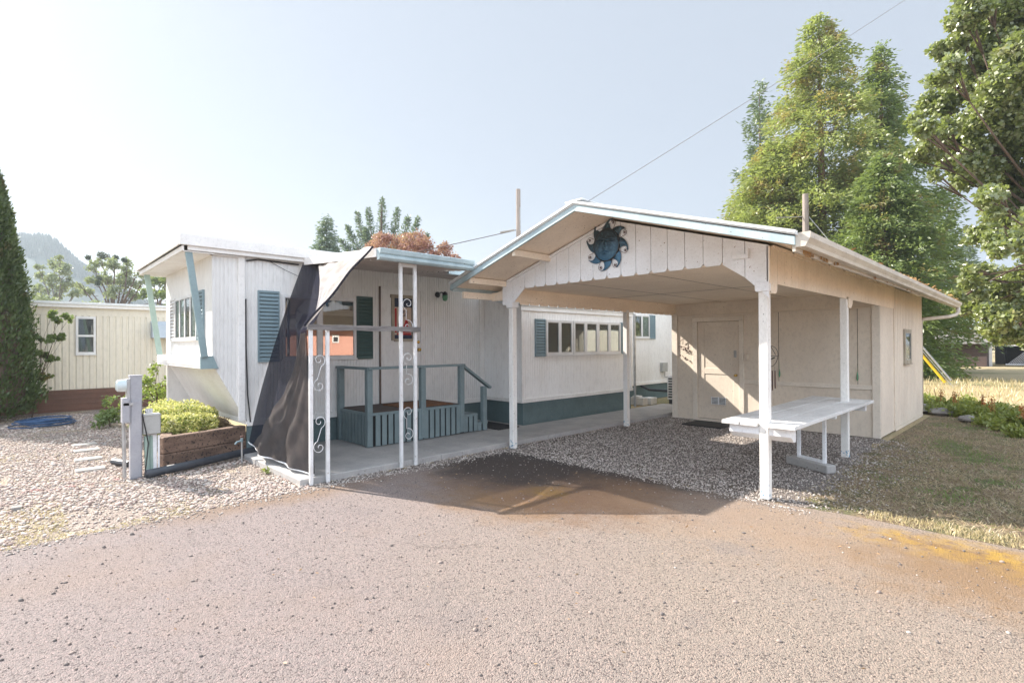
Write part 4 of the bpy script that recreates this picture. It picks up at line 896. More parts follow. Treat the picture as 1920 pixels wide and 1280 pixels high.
for k in range(8):
    a0 = math.pi/2+k*math.pi/4+.04; q = MB(); L = []; Rr = []
    for i in range(9):
        t = i/8; r = .185+.15*t; w_ = .070*(1-t)**.75+.003; bend_ = .34*t**3
        ac = a0-bend_
        cx, cz = r*math.cos(ac), r*math.sin(ac)*1.03; nx, nz_ = -math.sin(ac), math.cos(ac)
        L.append((-4.0+cx+nx*w_, 2.89+cz+nz_*w_)); Rr.append((-4.0+cx-nx*w_, 2.89+cz-nz_*w_))
    vs = []
    for (lx, lz), (rx, rz_) in zip(L, Rr):
        vs += [(lx, 5.555, lz), ((lx+rx)/2, 5.532, (lz+rz_)/2), (rx, 5.555, rz_)]
    q.add(vs, [(3*i, 3*i+1, 3*i+4, 3*i+3) for i in range(8)]+[(3*i+1, 3*i+2, 3*i+5, 3*i+4) for i in range(8)]); q.build('ray', sm, so2, smooth=True)
for k in range(8):
    a0 = math.pi/2+(k+.5)*math.pi/4+.04; c = (-4.0+.30*math.cos(a0), 2.89+.30*math.sin(a0)); q = MB()
    pts = [(-4.0+.21*math.cos(a0-.12), 5.552, 2.89+.21*math.sin(a0-.12))]+[(c[0]+.034*(1-i/26)*math.cos(a0-1.7+i*.42), 5.552, c[1]+.034*(1-i/26)*math.sin(a0-1.7+i*.42)) for i in range(25)]
    q.tube(pts, .0028, 5); q.lathe((c[0],5.556,c[1]), (0,-1,0), [(.010,0),(.010,.006),(.004,.01)], 8); q.build('curl', M['rusty'], so2)
# ------------------------------------------------------------------ bench table
tb = thing('work_table', (-2.15,7.2,0), 'white painted plank table built between the right carport posts', 'table')
t_ = MB()
t_.prism([(-2.50,5.54),(-2.313,5.54),(-2.313,8.97),(-2.62,9.02)], 'Z', .745, .785)
t_.prism([(-2.307,5.545),(-2.13,5.545),(-2.13,5.68),(-2.053,5.68),(-2.053,8.93),(-2.307,8.97)], 'Z', .743, .7835)
t_.prism([(-2.047,5.68),(-2.02,5.68),(-2.02,5.53),(-1.76,5.52),(-1.79,8.90),(-2.047,8.93)], 'Z', .745, .785)
top = t_.build('tabletop', paint('worn_white_tabletop', (.72,.71,.69), (.55,.54,.52), 1.8, .55, 45, .2, spk=(.3,.27,.24), spk_t=.69, stretch=(1,.5,1), var=(.42,.62)), tb, bevel=.004)
q = MB(); q.prism([(5.60,.74),(5.60,.66),(5.68,.60),(5.74,.60),(5.74,.74)], 'X', -2.44, -1.82); q.box(-2.40,-1.85,8.70,8.76,.64,.744); q.box(-2.30,-1.88,7.36,7.42,.66,.744); q.box(-2.13,-2.09,5.75,8.7,.66,.744); q.build('apron', M['woodw'], tb, bevel=.003)
for x, y, x2 in ((-2.37,7.50,-2.33),(-2.02,7.32,-1.98)):
    q = MB(); q.box(x, x2, y, y+.04, .10, .744); q.build('leg', M['woodw'], tb, bevel=.003)
q = MB(); q.bar((-2.35,7.52,.11),(-2.0,7.34,.11),.045,.04); q.build('foot_rail', M['woodw'], tb)
q = MB(); q.bar((-2.47,7.55,.05),(-1.90,7.26,.05),.15,.10); q.build('footing', M['concrete'], tb, bevel=.01)
# small things in the carport
mt = MB(); mt.box(-5.15,-4.35,9.62,10.30,.001,.022); tag(mt.build('doormat', M['rubber'], None, org=(-4.8,10,0)), 'black rubber mat on the gravel before the storage room door', 'doormat')
wc = thing('wind_chime', (-2.87,8,2.4), 'wind chime with wire hoop and dark tubes hung behind the front right post', 'wind chime')
q = MB(); q.tube([(-2.87,8,2.469),(-2.87,8,1.72)], .003, 5); q.build('cord', M['blackmetal'], wc)
q = MB(); q.tube([(-2.87+.10*math.cos(a*math.pi/16), 8+.02*math.sin(a*math.pi/8), 1.42+.15*math.sin(a*math.pi/16)*(1 if a < 32 else 1)) for a in range(33)], .004, 5, False)
q.tube([(-2.97,8,1.42),(-2.77,8,1.42)], .004, 5); q.tube([(-2.87,8,1.57),(-2.80,8,1.44)], .004, 5); q.tube([(-2.94,7.99,1.34),(-2.81,7.99,1.40)], .008, 5); q.build('hoop', M['blackmetal'], wc)
for k in range(4):
    x = -2.92+k*.035; q = MB(); q.tube([(x,8,1.27),(x,8,1.21)], .0015, 4); q.tube([(x,8+.01*(k%2),1.21),(x,8+.01*(k%2),.86+.03*k)], .009, 8); q.build('tube', M['rusty'], wc)
for i, (x, z, lab) in enumerate(((-3.60,1.04,'small green bottle charm hanging on the storage wall near the wind chime'),(-2.34,1.03,'small green bottle charm hanging on the storage wall beside its right corner'))):
    q = MB(); q.tube([(x,10.47,z+.22),(x,10.47,z+.07)], .0015, 4); q.lathe((x,10.468,z+.08), (0,0,-1), [(.004,0),(.009,.03),(.016,.07),(.016,.12),(.006,.15)], 8)
    tag(q.build('wall_charm', gm, None, org=(x,10.47,z)), lab, 'ornament')
wa = thing('metal_wall_art', (-5.55,10.46,1.5), 'rusty wire dragonfly and twig ornament on the wall left of the storage door', 'wall ornament')
q = MB()
for a, b in (((-5.62,1.66),(-5.55,1.72)),((-5.55,1.72),(-5.56,1.60)),((-5.64,1.57),(-5.42,1.50)),((-5.60,1.50),(-5.38,1.42)),((-5.52,1.55),(-5.46,1.45)),((-5.64,1.36),(-5.60,1.36)),((-5.58,1.36),(-5.46,1.26)),((-5.46,1.52),(-5.40,1.54))): q.tube([(a[0],10.462,a[1]),(b[0],10.458,b[1])], .006, 5)
for c in ((-5.60,1.54),(-5.55,1.49),(-5.50,1.50),(-5.44,1.50),(-5.40,1.46),(-5.62,1.36),(-5.50,1.31),(-5.46,1.27)): q.lathe((c[0],10.465,c[1]), (0,-1,0), [(.018,0),(.014,.012),(.003,.016)], 7)
q.build('wire_figure', M['rusty'], wa)
# ================================================================== YARD THINGS
# meter pedestal
pd = thing('meter_pedestal', (-7.8,1.08,0), 'grey utility pedestal with round electric meter standing on the gravel', 'meter pedestal')
q = MB(); q.box(-7.87,-7.76,1.02,1.14,0,1.25); q.box(-7.875,-7.755,1.015,1.145,1.245,1.262); q.box(-7.755,-7.751,1.03,1.13,.02,.95); q.build('post', M['grey'], pd, bevel=.004)
q = MB(); q.box(-7.86,-7.753,.985,1.02,.98,1.22); q.build('meter_socket', M['galv'], pd, bevel=.004)
gm2, nt, b = newmat('pale_meter_dome'); b.inputs['Base Color'].default_value = (.55,.62,.62,1); b.inputs['Roughness'].default_value = .12
q = MB(); q.lathe((-7.81,.985,1.14), (0,-1,0), [(.075,0),(.075,.05),(.072,.085),(.05,.10)], 20); q.build('meter', gm2, pd, smooth=False)
q = MB(); q.box(-7.87,-7.74,.94,1.02,.69,.99); q.box(-7.74,-7.735,.95,1.01,.71,.97); q.build('breaker_box', M['grey'], pd, bevel=.004)
q = MB(); q.box(-7.76,-7.735,.95,1.05,.90,.93); q.tube([(-7.81,.96,.69),(-7.81,.97,.02)], .02, 8); q.build('conduit', M['galv'], pd)
q = MB(); q.tube([(-7.80,1.19,.50),(-7.80,1.20,.0)], .028, 8); q.tube([(-7.83,1.24,.50),(-7.83,1.245,.0)], .022, 8); q.build('conduit', M['greenbr'], pd)
q = MB(); q.tube([(-7.745,1.18,.80),(-7.74,1.15,.83),(-7.74,1.14,.76),(-7.745,1.17,.60),(-7.745,1.20,.42),(-7.74,1.18,.2),(-7.745,1.16,0)], .007, 6); q.build('cable', M['blackmetal'], pd)
jb = thing('junction_box', (-7.83,1.26,.5), 'beige plastic junction box with house number plate on a wooden stub beside the meter pedestal', 'junction box')
q = MB(); q.box(-7.90,-7.76,1.15,1.335,.52,.76); q.box(-7.905,-7.755,1.145,1.34,.74,.775); q.build('box', M['greybox'], jb, bevel=.012)
q = MB(); q.box(-7.85,-7.82,1.20,1.30,.0,.51); q.box(-7.80,-7.79,1.305,1.325,.03,.5); q.build('stub_post', M['woodw'], jb)
np_ = MB(); np_.add([(-7.80,1.175,.776),(-7.80,1.255,.782),(-7.81,1.255,.842),(-7.81,1.175,.836)], [(0,1,2,3)]); pl = np_.build('number_plate', M['galv'], jb)
text('312', 'lettering', (-7.797,1.214,.788), .055, M['trim'], pl, Euler((R(90),R(-4),R(90))))
# planter of old timbers
plt = thing('planter', (-8.3,1.9,0), 'raised planter of old brown timbers under the mobile home nose', 'planter')
pa, pb = Vector((-7.96,1.36)), Vector((-8.31,2.46))
q = MB(); q.bar((pa.x,pa.y,.115),(pb.x,pb.y,.115),.14,.22); q.bar((pa.x-.004,pa.y,.335),(pb.x+.003,pb.y-.01,.335),.138,.215)
q.bar((-8.05,1.44,.115),(-11.0,1.98,.115),.14,.22); q.bar((-8.05,1.44,.337),(-11.0,1.98,.337),.138,.21)
q.build('timber_wall', M['tie'], plt, bevel=.012)
q = MB(); q.add([(-8.02,1.44,.36),(-8.36,2.5,.37),(-11.0,2.5,.38),(-11.0,1.98,.38)], [(0,1,2,3)]); q.build('soil', M['soil'], plt)
pipe = MB(); pipe.tube([(-7.60,1.16,.07),(-7.80,1.75,.08),(-8.02,2.30,.09),(-8.10,2.52,.09),(-8.12,2.7,.09)], .052, 12); tag(pipe.build('drain_pipe', M['black'], None, org=(-7.9,1.8,0), smooth=True), 'black drain pipe lying along the brown timber planter', 'pipe')
pipe = MB(); pipe.tube([(-8.9,.985,.05),(-8.55,1.12,.05)], .045, 10); tag(pipe.build('drain_pipe', M['black'], None, org=(-8.8,1.0,0)), 'short black pipe end lying on the gravel left of the meter pedestal', 'pipe')
sg = thing('garden_tap', (-7.76,2.27,0), 'garden tap on a grey standpipe at the corner of the porch slab', 'tap')
q = MB(); q.tube([(-7.76,2.27,0),(-7.76,2.27,.30)], .013, 8); q.build('standpipe', M['galv'], sg)
q = MB(); q.tube([(-7.76,2.27,.29),(-7.76,2.27,.34)], .018, 8); q.tube([(-7.76,2.28,.31),(-7.74,2.20,.30),(-7.74,2.18,.27)], .013, 8); q.build('spout', M['tealshut'], sg); q = MB(); q.lathe((-7.76,2.27,.36), (0,0,1), [(.024,0),(.026,.006),(.02,.012)], 8); q.build('handle', M['rusty'], sg)
hs = MB()
for c_, mt_ in (((-14.45,.47),0),):
    pts = []
    for i in range(330):
        a = i*.19; r = .34+.13*math.sin(a*.37)+.06*math.sin(a*1.7); pts.append((c_[0]+r*1.15*math.cos(a)*.9, c_[1]+r*1.05*math.sin(a), .02+.0004*i+.012*math.sin(a*.9)))
    hs.tube(pts, .011, 6)
tag(hs.build('garden_hose', M['hose'], None, org=(-14.45,.47,0), smooth=True), 'coiled blue garden hose on the gravel by the neighbouring trailer', 'garden hose')
# pavers in the gravel
PV = [((-11.05,.84),.1), ((-10.42,.82),.06), ((-9.57,.77),.0), ((-8.75,.725),-.02)]
pvn = ['pale paving strip in the gravel, farthest of the row of four', 'pale paving strip in the gravel, second farthest of the row of four', 'pale paving strip in the gravel, second nearest of the row of four', 'pale paving strip in the gravel, nearest of the row of four']
pr0 = None
for (c_, a), lab in zip(PV, pvn):
    if pr0 is None:
        q = MB(); q.box(-.09,.09,-.155,.155,-.01,.024); pr0 = q.build('paving_strip', M['paver'], None, bevel=.006); o = pr0
    else: o = pr0.copy(); sc.collection.objects.link(o)
    o.location = (c_[0], c_[1], 0); o.rotation_euler = (0,0,a); tag(o, lab, 'paver', 'pale paving strips in the gravel')
q = MB(); q.box(-7.20,-7.10,-.02,.06,.0,.03); tag(q.build('grey_block_chip', M['stone'], None, org=(-7.15,.02,0)), 'small dark grey tile chip on the river gravel near the paving strips', 'tile chip')
q = MB(); q.box(-7.85,-7.45,11.9,12.12,0,.20); q.box(-7.66,-7.40,12.2,12.5,0,.18); q.box(-7.8,-7.6,11.92,12.1,.202,.24)
tag(q.build('white_block', M['concw'], None, org=(-7.6,12,0), bevel=.01), 'white concrete blocks on dry grass beside the rear skirting', 'concrete block')
ac = thing('air_conditioner', (-6.95,13.0,0), 'white outdoor air conditioner unit behind the storage room', 'air conditioner')
q = MB(); q.box(-7.24,-6.40,12.75,13.05,.12,.76); q.build('housing', M['frost'], ac, bevel=.01)
q = MB()
for k in range(8): q.box(-7.2,-6.95,12.742,12.749,.17+k*.07,.205+k*.07)
q.box(-6.9,-6.45,12.742,12.749,.2,.7); q.build('grille', M['dark'], ac)
q = MB(); q.box(-7.2,-6.44,12.77,13.03,0,.12); q.build('base', M['black'], ac); q = MB(); q.tube([(-8.2,13.0,.42),(-7.9,12.9,.33),(-7.25,12.9,.33)], .035, 8); q.build('refrigerant_line', M['black'], ac)
# ------------------------------------------------------------------ neighbouring trailer
nb = thing('neighbour_trailer', (-17.2,4,0), 'cream corrugated trailer with brown skirting behind the conical hedge', 'trailer')
q = ribbed('X', -17.2, 1, -6, 9.0, .55, 2.42, .135, .020, .055); q.box(-20.2,-17.23,-6,9,.5,2.60); q.box(-17.23,-17.20,-6,9,2.42,2.62); q.build('wall', M['cream'], nb)
q = MB(); q.box(-20.3,-17.1,-6.1,9.1,2.62,2.70); q.build('roof_edge', M['trim'], nb); q = MB(); q.box(-20.35,-17.06,-6.15,9.15,2.701,2.76); q.build('roof', M['roofwhite'], nb)
q = MB(); q.box(-17.24,-17.17,-6,9,0,.54)
for k in range(4): q.box(-17.169,-17.155,-6,9,.06+k*.125,.085+k*.125)
q.build('skirting', M['brown'], nb)
window(nb, 'X', -17.2, 1, 1.14, 1.54, 1.43, 2.40, [(1.18,1.50,None)], .05, .03); q = MB(); q.box(-17.17,-17.15,1.16,1.52,1.88,1.93); q.build('window_rail', M['frost'], nb)
q = MB(); q.prism([(-17.2,2.32),(-16.92,2.20),(-16.85,1.86),(-17.2,1.86)], 'Y', 2.72, 3.6); q.build('awning', paint('pale_blue_awning', (.50,.56,.62),(.42,.48,.54),3), nb)
# ------------------------------------------------------------------ poles and wires
for (x, y, zt, r, lab) in ((-14.23,14.03,7.60,.085,'bare grey wooden pole rising behind the carport gable'),(-7.23,24.21,7.93,.12,'short grey wooden utility pole rising before the tall cedar')):
    t_ = thing('utility_pole', (x,y,0), lab, 'utility pole'); q = MB(); q.tube([(x,y,0),(x,y,zt)], [r*1.25, r], 12); q.build('pole', M['polewood'], t_, smooth=False)
    q = MB(); q.tube([(x+.09,y,zt-.7),(x+.10,y,zt-1.6)], .02, 6); q.build('conduit', M['galv'], t_)
def wire(pts, r, lab, mat='wire', sag=.0):
    a, b = Vector(pts[0]), Vector(pts[1]); q = MB(); q.tube([a.lerp(b, i/24)+Vector((0,0,-4*sag*(i/24)*(1-i/24))) for i in range(25)], r, 5)
    return tag(q.build('overhead_wire', M[mat], None, org=a), lab, 'wire')
ax = Vector((-3.81,4.83,3.25))
wire((ax, (-2.3+3.2,17.8+3.5,10.9+3.6)), .005, 'service wire running from the carport ridge up to the upper right', 'wirelight', .12)
wire(((-14.23,14.03,6.05),(-34.6,.2,2.8)), .016, 'dark cable sloping down left from the bare pole behind the gable', 'wire', .25)
q = MB(); q.tube([(-14.32,13.9,6.03),(-14.75,13.55,5.96)], .035, 8); tag(q.build('wire_coupling', M['wirelight'], None, org=(-14.5,13.7,6)), 'grey splice sleeve on the cable at the bare pole', 'splice')
wire(((-7.25,24.2,6.98),(-8.1,23.4,6.95)), .02, 'short pale bracket cable running left from the pole before the cedar', 'wirelight', 0)
gy = thing('guy_wire', (-3.0,24.9,0), 'slanted guy wire with bright yellow guard beside the storage room', 'guy wire')
q = MB(); q.tube([(-7.15,24.25,7.0),(-2.55,24.9,-.05)], .016, 6); q.build('wire', M['galv'], gy)
ga, gb_ = Vector((-7.15,24.25,7.0)), Vector((-2.55,24.9,-.05))
q = MB(); q.tube([ga.lerp(gb_, .74)+Vector((-.08,0,-.06)), ga.lerp(gb_, .965)+Vector((-.08,0,-.06))], .045, 8); q.build('guard', M['yellow'], gy)
q = MB(); q.tube([ga.lerp(gb_, .70)+Vector((.06,0,.06)), ga.lerp(gb_, .97)+Vector((.06,0,.06))], .035, 8); q.build('guard', M['galv'], gy)
# ------------------------------------------------------------------ far shed with lean-to and lattice, right
fs_ = thing('far_shed', (-4.6,47.5,0), 'weathered brown board shed with pale roof at the far side of the lawn', 'shed')
q = MB(); q.box(-8.5,-3.1,46.8,49.5,0,1.55); q.build('wall', M['shake'], fs_)
q = MB(); q.prism([(46.4,1.55),(48.2,2.55),(50.0,1.55),(50,1.50),(48.2,2.48),(46.4,1.50)], 'X', -8.8, -2.95); q.build('roof', M['weather'], fs_)
fh = thing('far_house', (-5.5,55,0), 'low house with shiny pale metal roof behind the brown shed', 'house')
q = MB(); q.box(-13,-4.0,52.5,57,0,2.6); q.build('wall', M['siding'], fh); q = MB(); q.prism([(52,2.5),(54.8,3.7),(57.5,2.5),(57.5,2.42),(54.8,3.6),(52,2.42)], 'X', -13.4, -3.6); q.build('roof', M['roofwhite'], fh)
ln = thing('lean_to', (-1.9,48.5,0), 'open lean-to with white corner post and white lattice screen right of the brown shed', 'lean-to')
q = MB(); q.box(-3.06,-2.90,47.9,48.06,0,3.2); q.build('post', M['trim'], ln)
q = MB(); q.box(-3.1,1.5,47.8,52.5,3.2,3.3); q.build('roof', M['roofwhite'], ln)
q = MB(); q.box(-3.0,1.5,52.3,52.4,0,3.2); q.build('back_wall', M['dark'], ln)
q = MB()
for k in range(44):
    u = -2.2+k*.11; q.bar((u,49.3,.1),(u+1.9,49.3,2.0),.03,.012,(0,1,0)); q.bar((u,49.32,2.0),(u+1.9,49.32,.1),.03,.012,(0,1,0))
q.box(-2.3,2.0,49.28,49.34,.05,.14); q.box(-2.3,2.0,49.28,49.34,1.36,1.44); q.build('lattice', M['lattice'], ln)
q = MB(); q.box(-2.85,-2.35,49.6,50.4,.15,1.0); q.prism([(49.6,1.0),(49.9,1.38),(50.6,1.38),(50.6,1.0)], 'X', -2.8, -2.4); q.lathe((-2.5,49.59,.62), (0,-1,0), [(.12,0),(.12,.02)], 12)
tag(q.build('covered_cart', M['blackmetal'], None, org=(-2.6,50,0)), 'dark covered cart parked in the shade of the lean-to', 'cart')
# ------------------------------------------------------------------ orange house across the drive (seen mirrored in the porch window)
oh = thing('orange_house', (14,13,0), 'orange painted house across the drive, mirrored in the porch window', 'house')
q = MB(); q.box(12,18,9,19.5,0,2.5); q.build('wall', M['orangeh'], oh); q = MB(); q.prism([(8.6,2.5),(19.9,2.5),(19.9,2.62),(14.2,4.2),(8.6,2.62)], 'X', 11.6, 18.4); q.build('roof', M['weather'], oh)
q = MB(); q.box(11.97,11.99,13.05,13.45,1.80,2.25); wf = q.build('window', M['trim'], oh); q = MB(); q.box(11.955,11.968,13.12,13.38,1.87,2.13); q.build('pane', M['interior'], wf)
# ------------------------------------------------------------------ stones by the weeds
ST_ = [((-2.25,15.2),.42,'flat pale stone at the far corner of the storage room'),((-1.75,14.9),.26,'rounded grey stone beside the flat pale stone near the weeds'),((-1.2,13.9),.2,'small grey stone at the foot of the weeds')]
for (c_, r, lab) in ST_:
    v, f = ico(); q = MB(); q.add([(c_[0]+a[0]*r*(1+.2*math.sin(7*a[1])), c_[1]+a[1]*r, max(-.02, a[2]*r*.42+.06)) for a in v], [tuple(a) for a in f]); tag(q.build('field_stone', M['stone'], None, org=(c_[0],c_[1],0), bevel=.02), lab, 'stone', 'stones at the edge of the weeds')
# ================================================================== VEGETATION
def ball(n, c, r, flat=1.0, shell=.35):
    d = RNG.normal(size=(n,3)); d /= np.linalg.norm(d, axis=1)[:,None]; rr = RNG.uniform(shell, 1, n)**.6
    return np.array(c)+d*(rr*r)[:,None]*np.array([1,1,flat])
def clump_tree(name, base, clumps, label, leafm, barkm, trunk_r, leaf, nper, cat='tree', group=None, aspect=.6, flat=.8, trunk=True, forks=None, sub=5, org_=None, limb=1.0, rsub=(.30,.55)):
    t = thing(name, (base[0],base[1],base[2] if len(base) > 2 else 0), label, cat, group)
    bz = base[2] if len(base) > 2 else 0
    C = []
    for (x, y, z, r) in clumps:
        for k in range(sub):
            c = ball(1, (x,y,z), r*.75, .9, .2)[0]; rr = r*random.uniform(*rsub)
            C.append(ball(int(nper*rr*rr/(.16*r*r+1e-6)*r*r/sub), c, rr, flat, .1))
    C = np.vstack(C); leaves('crown', C, RNG.uniform(.6,1.25,len(C))*leaf, leafm, t, aspect, upbias=.35)
    if trunk:
        q = MB(); top = max(c[2] for c in clumps); cx = sum(c[0] for c in clumps)/len(clumps); cy = sum(c[1] for c in clumps)/len(clumps)
        mid = Vector((base[0]*.6+cx*.4, base[1]*.6+cy*.4, bz+(top-bz)*.35)); b0 = Vector((base[0],base[1],bz-.05))
        q.tube([b0, b0.lerp(mid,.5)+Vector((.05,0,0)), mid], [trunk_r, trunk_r*.8, trunk_r*.6], 9)
        for i, (x, y, z, r) in enumerate(clumps):
            e = Vector((x,y,z)); s0 = b0.lerp(mid, random.uniform(.55,1)) if z < top*.6 else mid
            m1 = s0.lerp(e,.5)+Vector((random.uniform(-.1,.1),random.uniform(-.1,.1),.12))*(e-s0).length*.5
            q.tube([s0, m1, e], [trunk_r*.38*limb, trunk_r*.2*limb, trunk_r*.06*limb], 6)
            for k in range(3):
                e2 = e+Vector((random.uniform(-1,1),random.uniform(-1,1),random.uniform(-.6,1)))*r*.8; q.tube([m1.lerp(e,.6), e2], [trunk_r*.1, trunk_r*.03], 4)
        q.build('trunk', barkm, t, smooth=True)
    return t
L_maple = leafmat('maple_leaves', (.13,.185,.045), (.27,.30,.10), (.34,.29,.14), .48, 1.1, .62, .09)
L_cedar = leafmat('cedar_foliage', (.17,.23,.06), (.36,.39,.13), (.40,.20,.09), .48, .7, .55)
L_cedar2 = leafmat('dark_cedar_foliage', (.10,.16,.06), (.22,.28,.09), (.32,.16,.08), .45, .7, .60)
L_pine = leafmat('pine_needles', (.08,.13,.075), (.15,.20,.12), None, .3)
L_oak = leafmat('oak_leaves', (.19,.24,.12), (.30,.33,.20), None, .4)
L_mist = leafmat('mistletoe', (.03,.05,.03), (.05,.07,.04), None, .2)
L_red = leafmat('red_plum_leaves', (.32,.12,.12), (.46,.24,.21), (.33,.28,.16), .35, 1.5, .60)
L_spr = leafmat('blue_green_spruce', (.11,.16,.13), (.19,.25,.20), None, .3)
L_hedge = leafmat('arborvitae', (.05,.085,.025), (.08,.12,.035), (.11,.055,.03), .25, 3, .60)
L_shrub = leafmat('shrub_leaves', (.13,.20,.035), (.24,.30,.07), None, .5, 3)
L_flow = leafmat('yellow_flowers', (.62,.56,.12), (.80,.76,.36), (.70,.58,.55), .4, 9, .60)
L_weed = leafmat('weed_leaves', (.16,.22,.045), (.30,.32,.08), (.34,.26,.10), .4, 2)
L_dock = leafmat('rusty_dock', (.40,.13,.04), (.55,.22,.08), None, .3)
MAPLE = [(-1.77,21.43,11.92,.75),(-1.2,23.43,12.37,1.06),(-.4,23.46,11.84,1.19),(-2.21,22.66,11.7,.71),(-1.54,23.46,11.37,1.07),(-.66,21.8,9.96,1.12),(-2.14,20.02,9.72,.6),(-1.93,24.04,10.46,1.02),(-.99,22.36,9.13,1.08),(-.3,22.97,8.92,.99),(-2.78,23.89,10.14,.73),(-2.6,21.66,8.41,.66),(-2.2,23.77,9.07,.93),(-1.34,23.0,8.24,1.04),(-.58,24.55,8.08,1.07),(-2.74,20.03,8.17,.42),(-2.93,22.08,8.0,.5),(-2.35,23.76,7.9,.71),(-1.6,22.95,7.25,.88),(-.91,24.68,7.11,1.0),(-.28,25.02,6.85,.9),(-1.36,21.09,5.88,.64),(-.92,24.76,5.84,.92),(-.29,24.65,5.35,.89),(-1.55,22.0,5.0,.5),(-1.03,21.29,4.34,.72),(-.57,25.64,4.24,.93),(-1.91,22.42,3.72,.49),(-1.56,23.92,3.64,.69),(-1.03,25.22,3.32,.84),(-2.32,23.12,3.1,.44),(-1.95,24.46,2.77,.57),(-1.24,22.77,2.32,.68),(-.7,25.21,2.37,.74),(-.9,23.36,1.8,.45),(-1.51,25.0,1.79,.3),(.26,26.51,11.72,1.5),(.21,22.87,7.91,1.29),(.19,23.05,5.52,1.14),(-.17,23.06,2.95,.83),(1.04,27.73,10.35,1.71),(1.05,25.32,6.62,1.55),(.94,26.1,4.12,1.25),(-1.61,21.88,13.06,.84),(-.82,23.65,13.69,1.22),(.14,24.09,13.23,1.37),(1.31,25.15,12.81,1.53),(-3.14,21.62,9.01,.28),(-2.73,22.06,7.14,.28),(-.46,25.94,1.82,.56)]
clump_tree('maple_tree', (1.6,25.5), MAPLE, 'large leafy maple filling the upper right edge', L_maple, M['bark'], .36, .15, 2500, aspect=.8, sub=8, limb=.45, rsub=(.30,.56))
def conifer(name, base, H, Rmax, label, leafm, barkm, n, leaf, prof=None, droop=.25, r0=.3, seed=1, sparse=1.0, up=0, z0=.04, twig=True, group=None, top_open=0):
    rnd = random.Random(seed); t = thing(name, (base[0],base[1],0), label, 'tree', group)
    prof = prof or (lambda s: (1-s)**.8)
    q = MB(); b0 = Vector((base[0],base[1],-.05)); lean = Vector((rnd.uniform(-.02,.02)*H, rnd.uniform(-.02,.02)*H, H))
    q.tube([b0, b0+lean*.5, b0+lean*.98], [r0, r0*.6, .02], 8)
    nb_ = int(n); pts = []; dirs = []
    for i in range(nb_):
        s = z0+(1-z0)*((i+rnd.random())/nb_); L = Rmax*prof(s)*rnd.uniform(.6,1.12)
        if rnd.random() > sparse: L *= .45
        a = rnd.uniform(0, 2*math.pi); p0 = b0+lean*s; dv = Vector((math.cos(a), math.sin(a), 0))
        def br(tt): return p0+dv*L*tt+Vector((0,0,1))*L*(up*tt+.12*tt-droop*tt*tt)
        if twig and i % 2 == 0: q.tube([br(0), br(.5), br(.95)], [.012+.02*L/Rmax*r0*2, .01, .005], 4)
        ns = int(26*L/leaf*.16*(1+.3*s))+4
        for k in range(ns):
            tt = .12+.88*rnd.random()**.7; w_ = L*.24*(1.15-tt)+leaf*.4
            side = rnd.uniform(-1,1); c = br(tt)+Vector((-dv.y, dv.x, 0))*side*w_+Vector((0,0,rnd.uniform(-.10,.05)*L*.8-abs(side)*.08*w_))
            pts.append(c); dirs.append(dv*.8+Vector((-dv.y,dv.x,0))*side*.8+Vector((0,0,-.25+up)))
    q.build('trunk', barkm, t, smooth=True)
    P = np.array(pts); D = np.array(dirs); C = np.repeat(P, 3, 0)+RNG.normal(size=(len(P)*3,3))*leaf*.55
    leaves('crown', C, RNG.uniform(.6,1.3,len(C))*leaf, leafm, t, .34, np.repeat(D,3,0))
    return t
pc = lambda s: (1.0 if s < .28 else (1-(s-.28)/.72)**.62)*(1-.25*max(0,.12-s)/.12)
conifer('cedar_tree', (-9.12,33.77), 20.6, 5.9, 'tall yellow green cedar behind the carport roof', L_cedar, M['barkred'], 430, .26, pc, .3, .34, 3, .78)
conifer('cedar_tree', (-7.05,37.0), 19.3, 5.0, 'second tall cedar with open bare-stemmed top, right of the tallest one', L_cedar2, M['barkred'], 420, .26, lambda s: pc(s)*(.66 if s > .72 else 1), .2, .34, 5, .62)
conifer('cedar_tree', (-5.6,30.2), 10.8, 3.0, 'dark bushy cedar standing lowest between storage room and maple', L_cedar2, M['barkred'], 420, .22, lambda s: (1 if s < .45 else (1-(s-.45)/.55)**.6), .3, .3, 8, .95, z0=.0)
conifer('cedar_tree', (-11.4,32.3), 13.5, 4.0, 'shorter bright green cedar crown behind the carport ridge', L_cedar, M['barkred'], 300, .24, lambda s: (1 if s < .5 else (1-(s-.5)/.5)**.6), .3, .3, 9, .9)
conifer('pine_tree', (-17.4,46.5), 24.2, 4.2, 'tall loose blue green pine left of the cedars', L_pine, M['bark'], 150, .40, lambda s: (1-s)**.75*(.9+.4*math.sin(s*31)), .05, .35, 11, .7, up=.25)
conifer('pine_tree', (-9.25,105.9), 17.2, 3.6, 'small distant pine seen over the lawn between cedar and maple', L_pine, M['bark'], 130, .5, lambda s: (1-s)**.6, .1, .3, 12, .9)
conifer('spruce_tree', (-38.7,17.4), 11.6, 3.2, 'small spruce tip above the roof, left of the spiky one', L_spr, M['bark'], 190, .28, lambda s: (1-s)**.75, .15, .2, 14, .9)
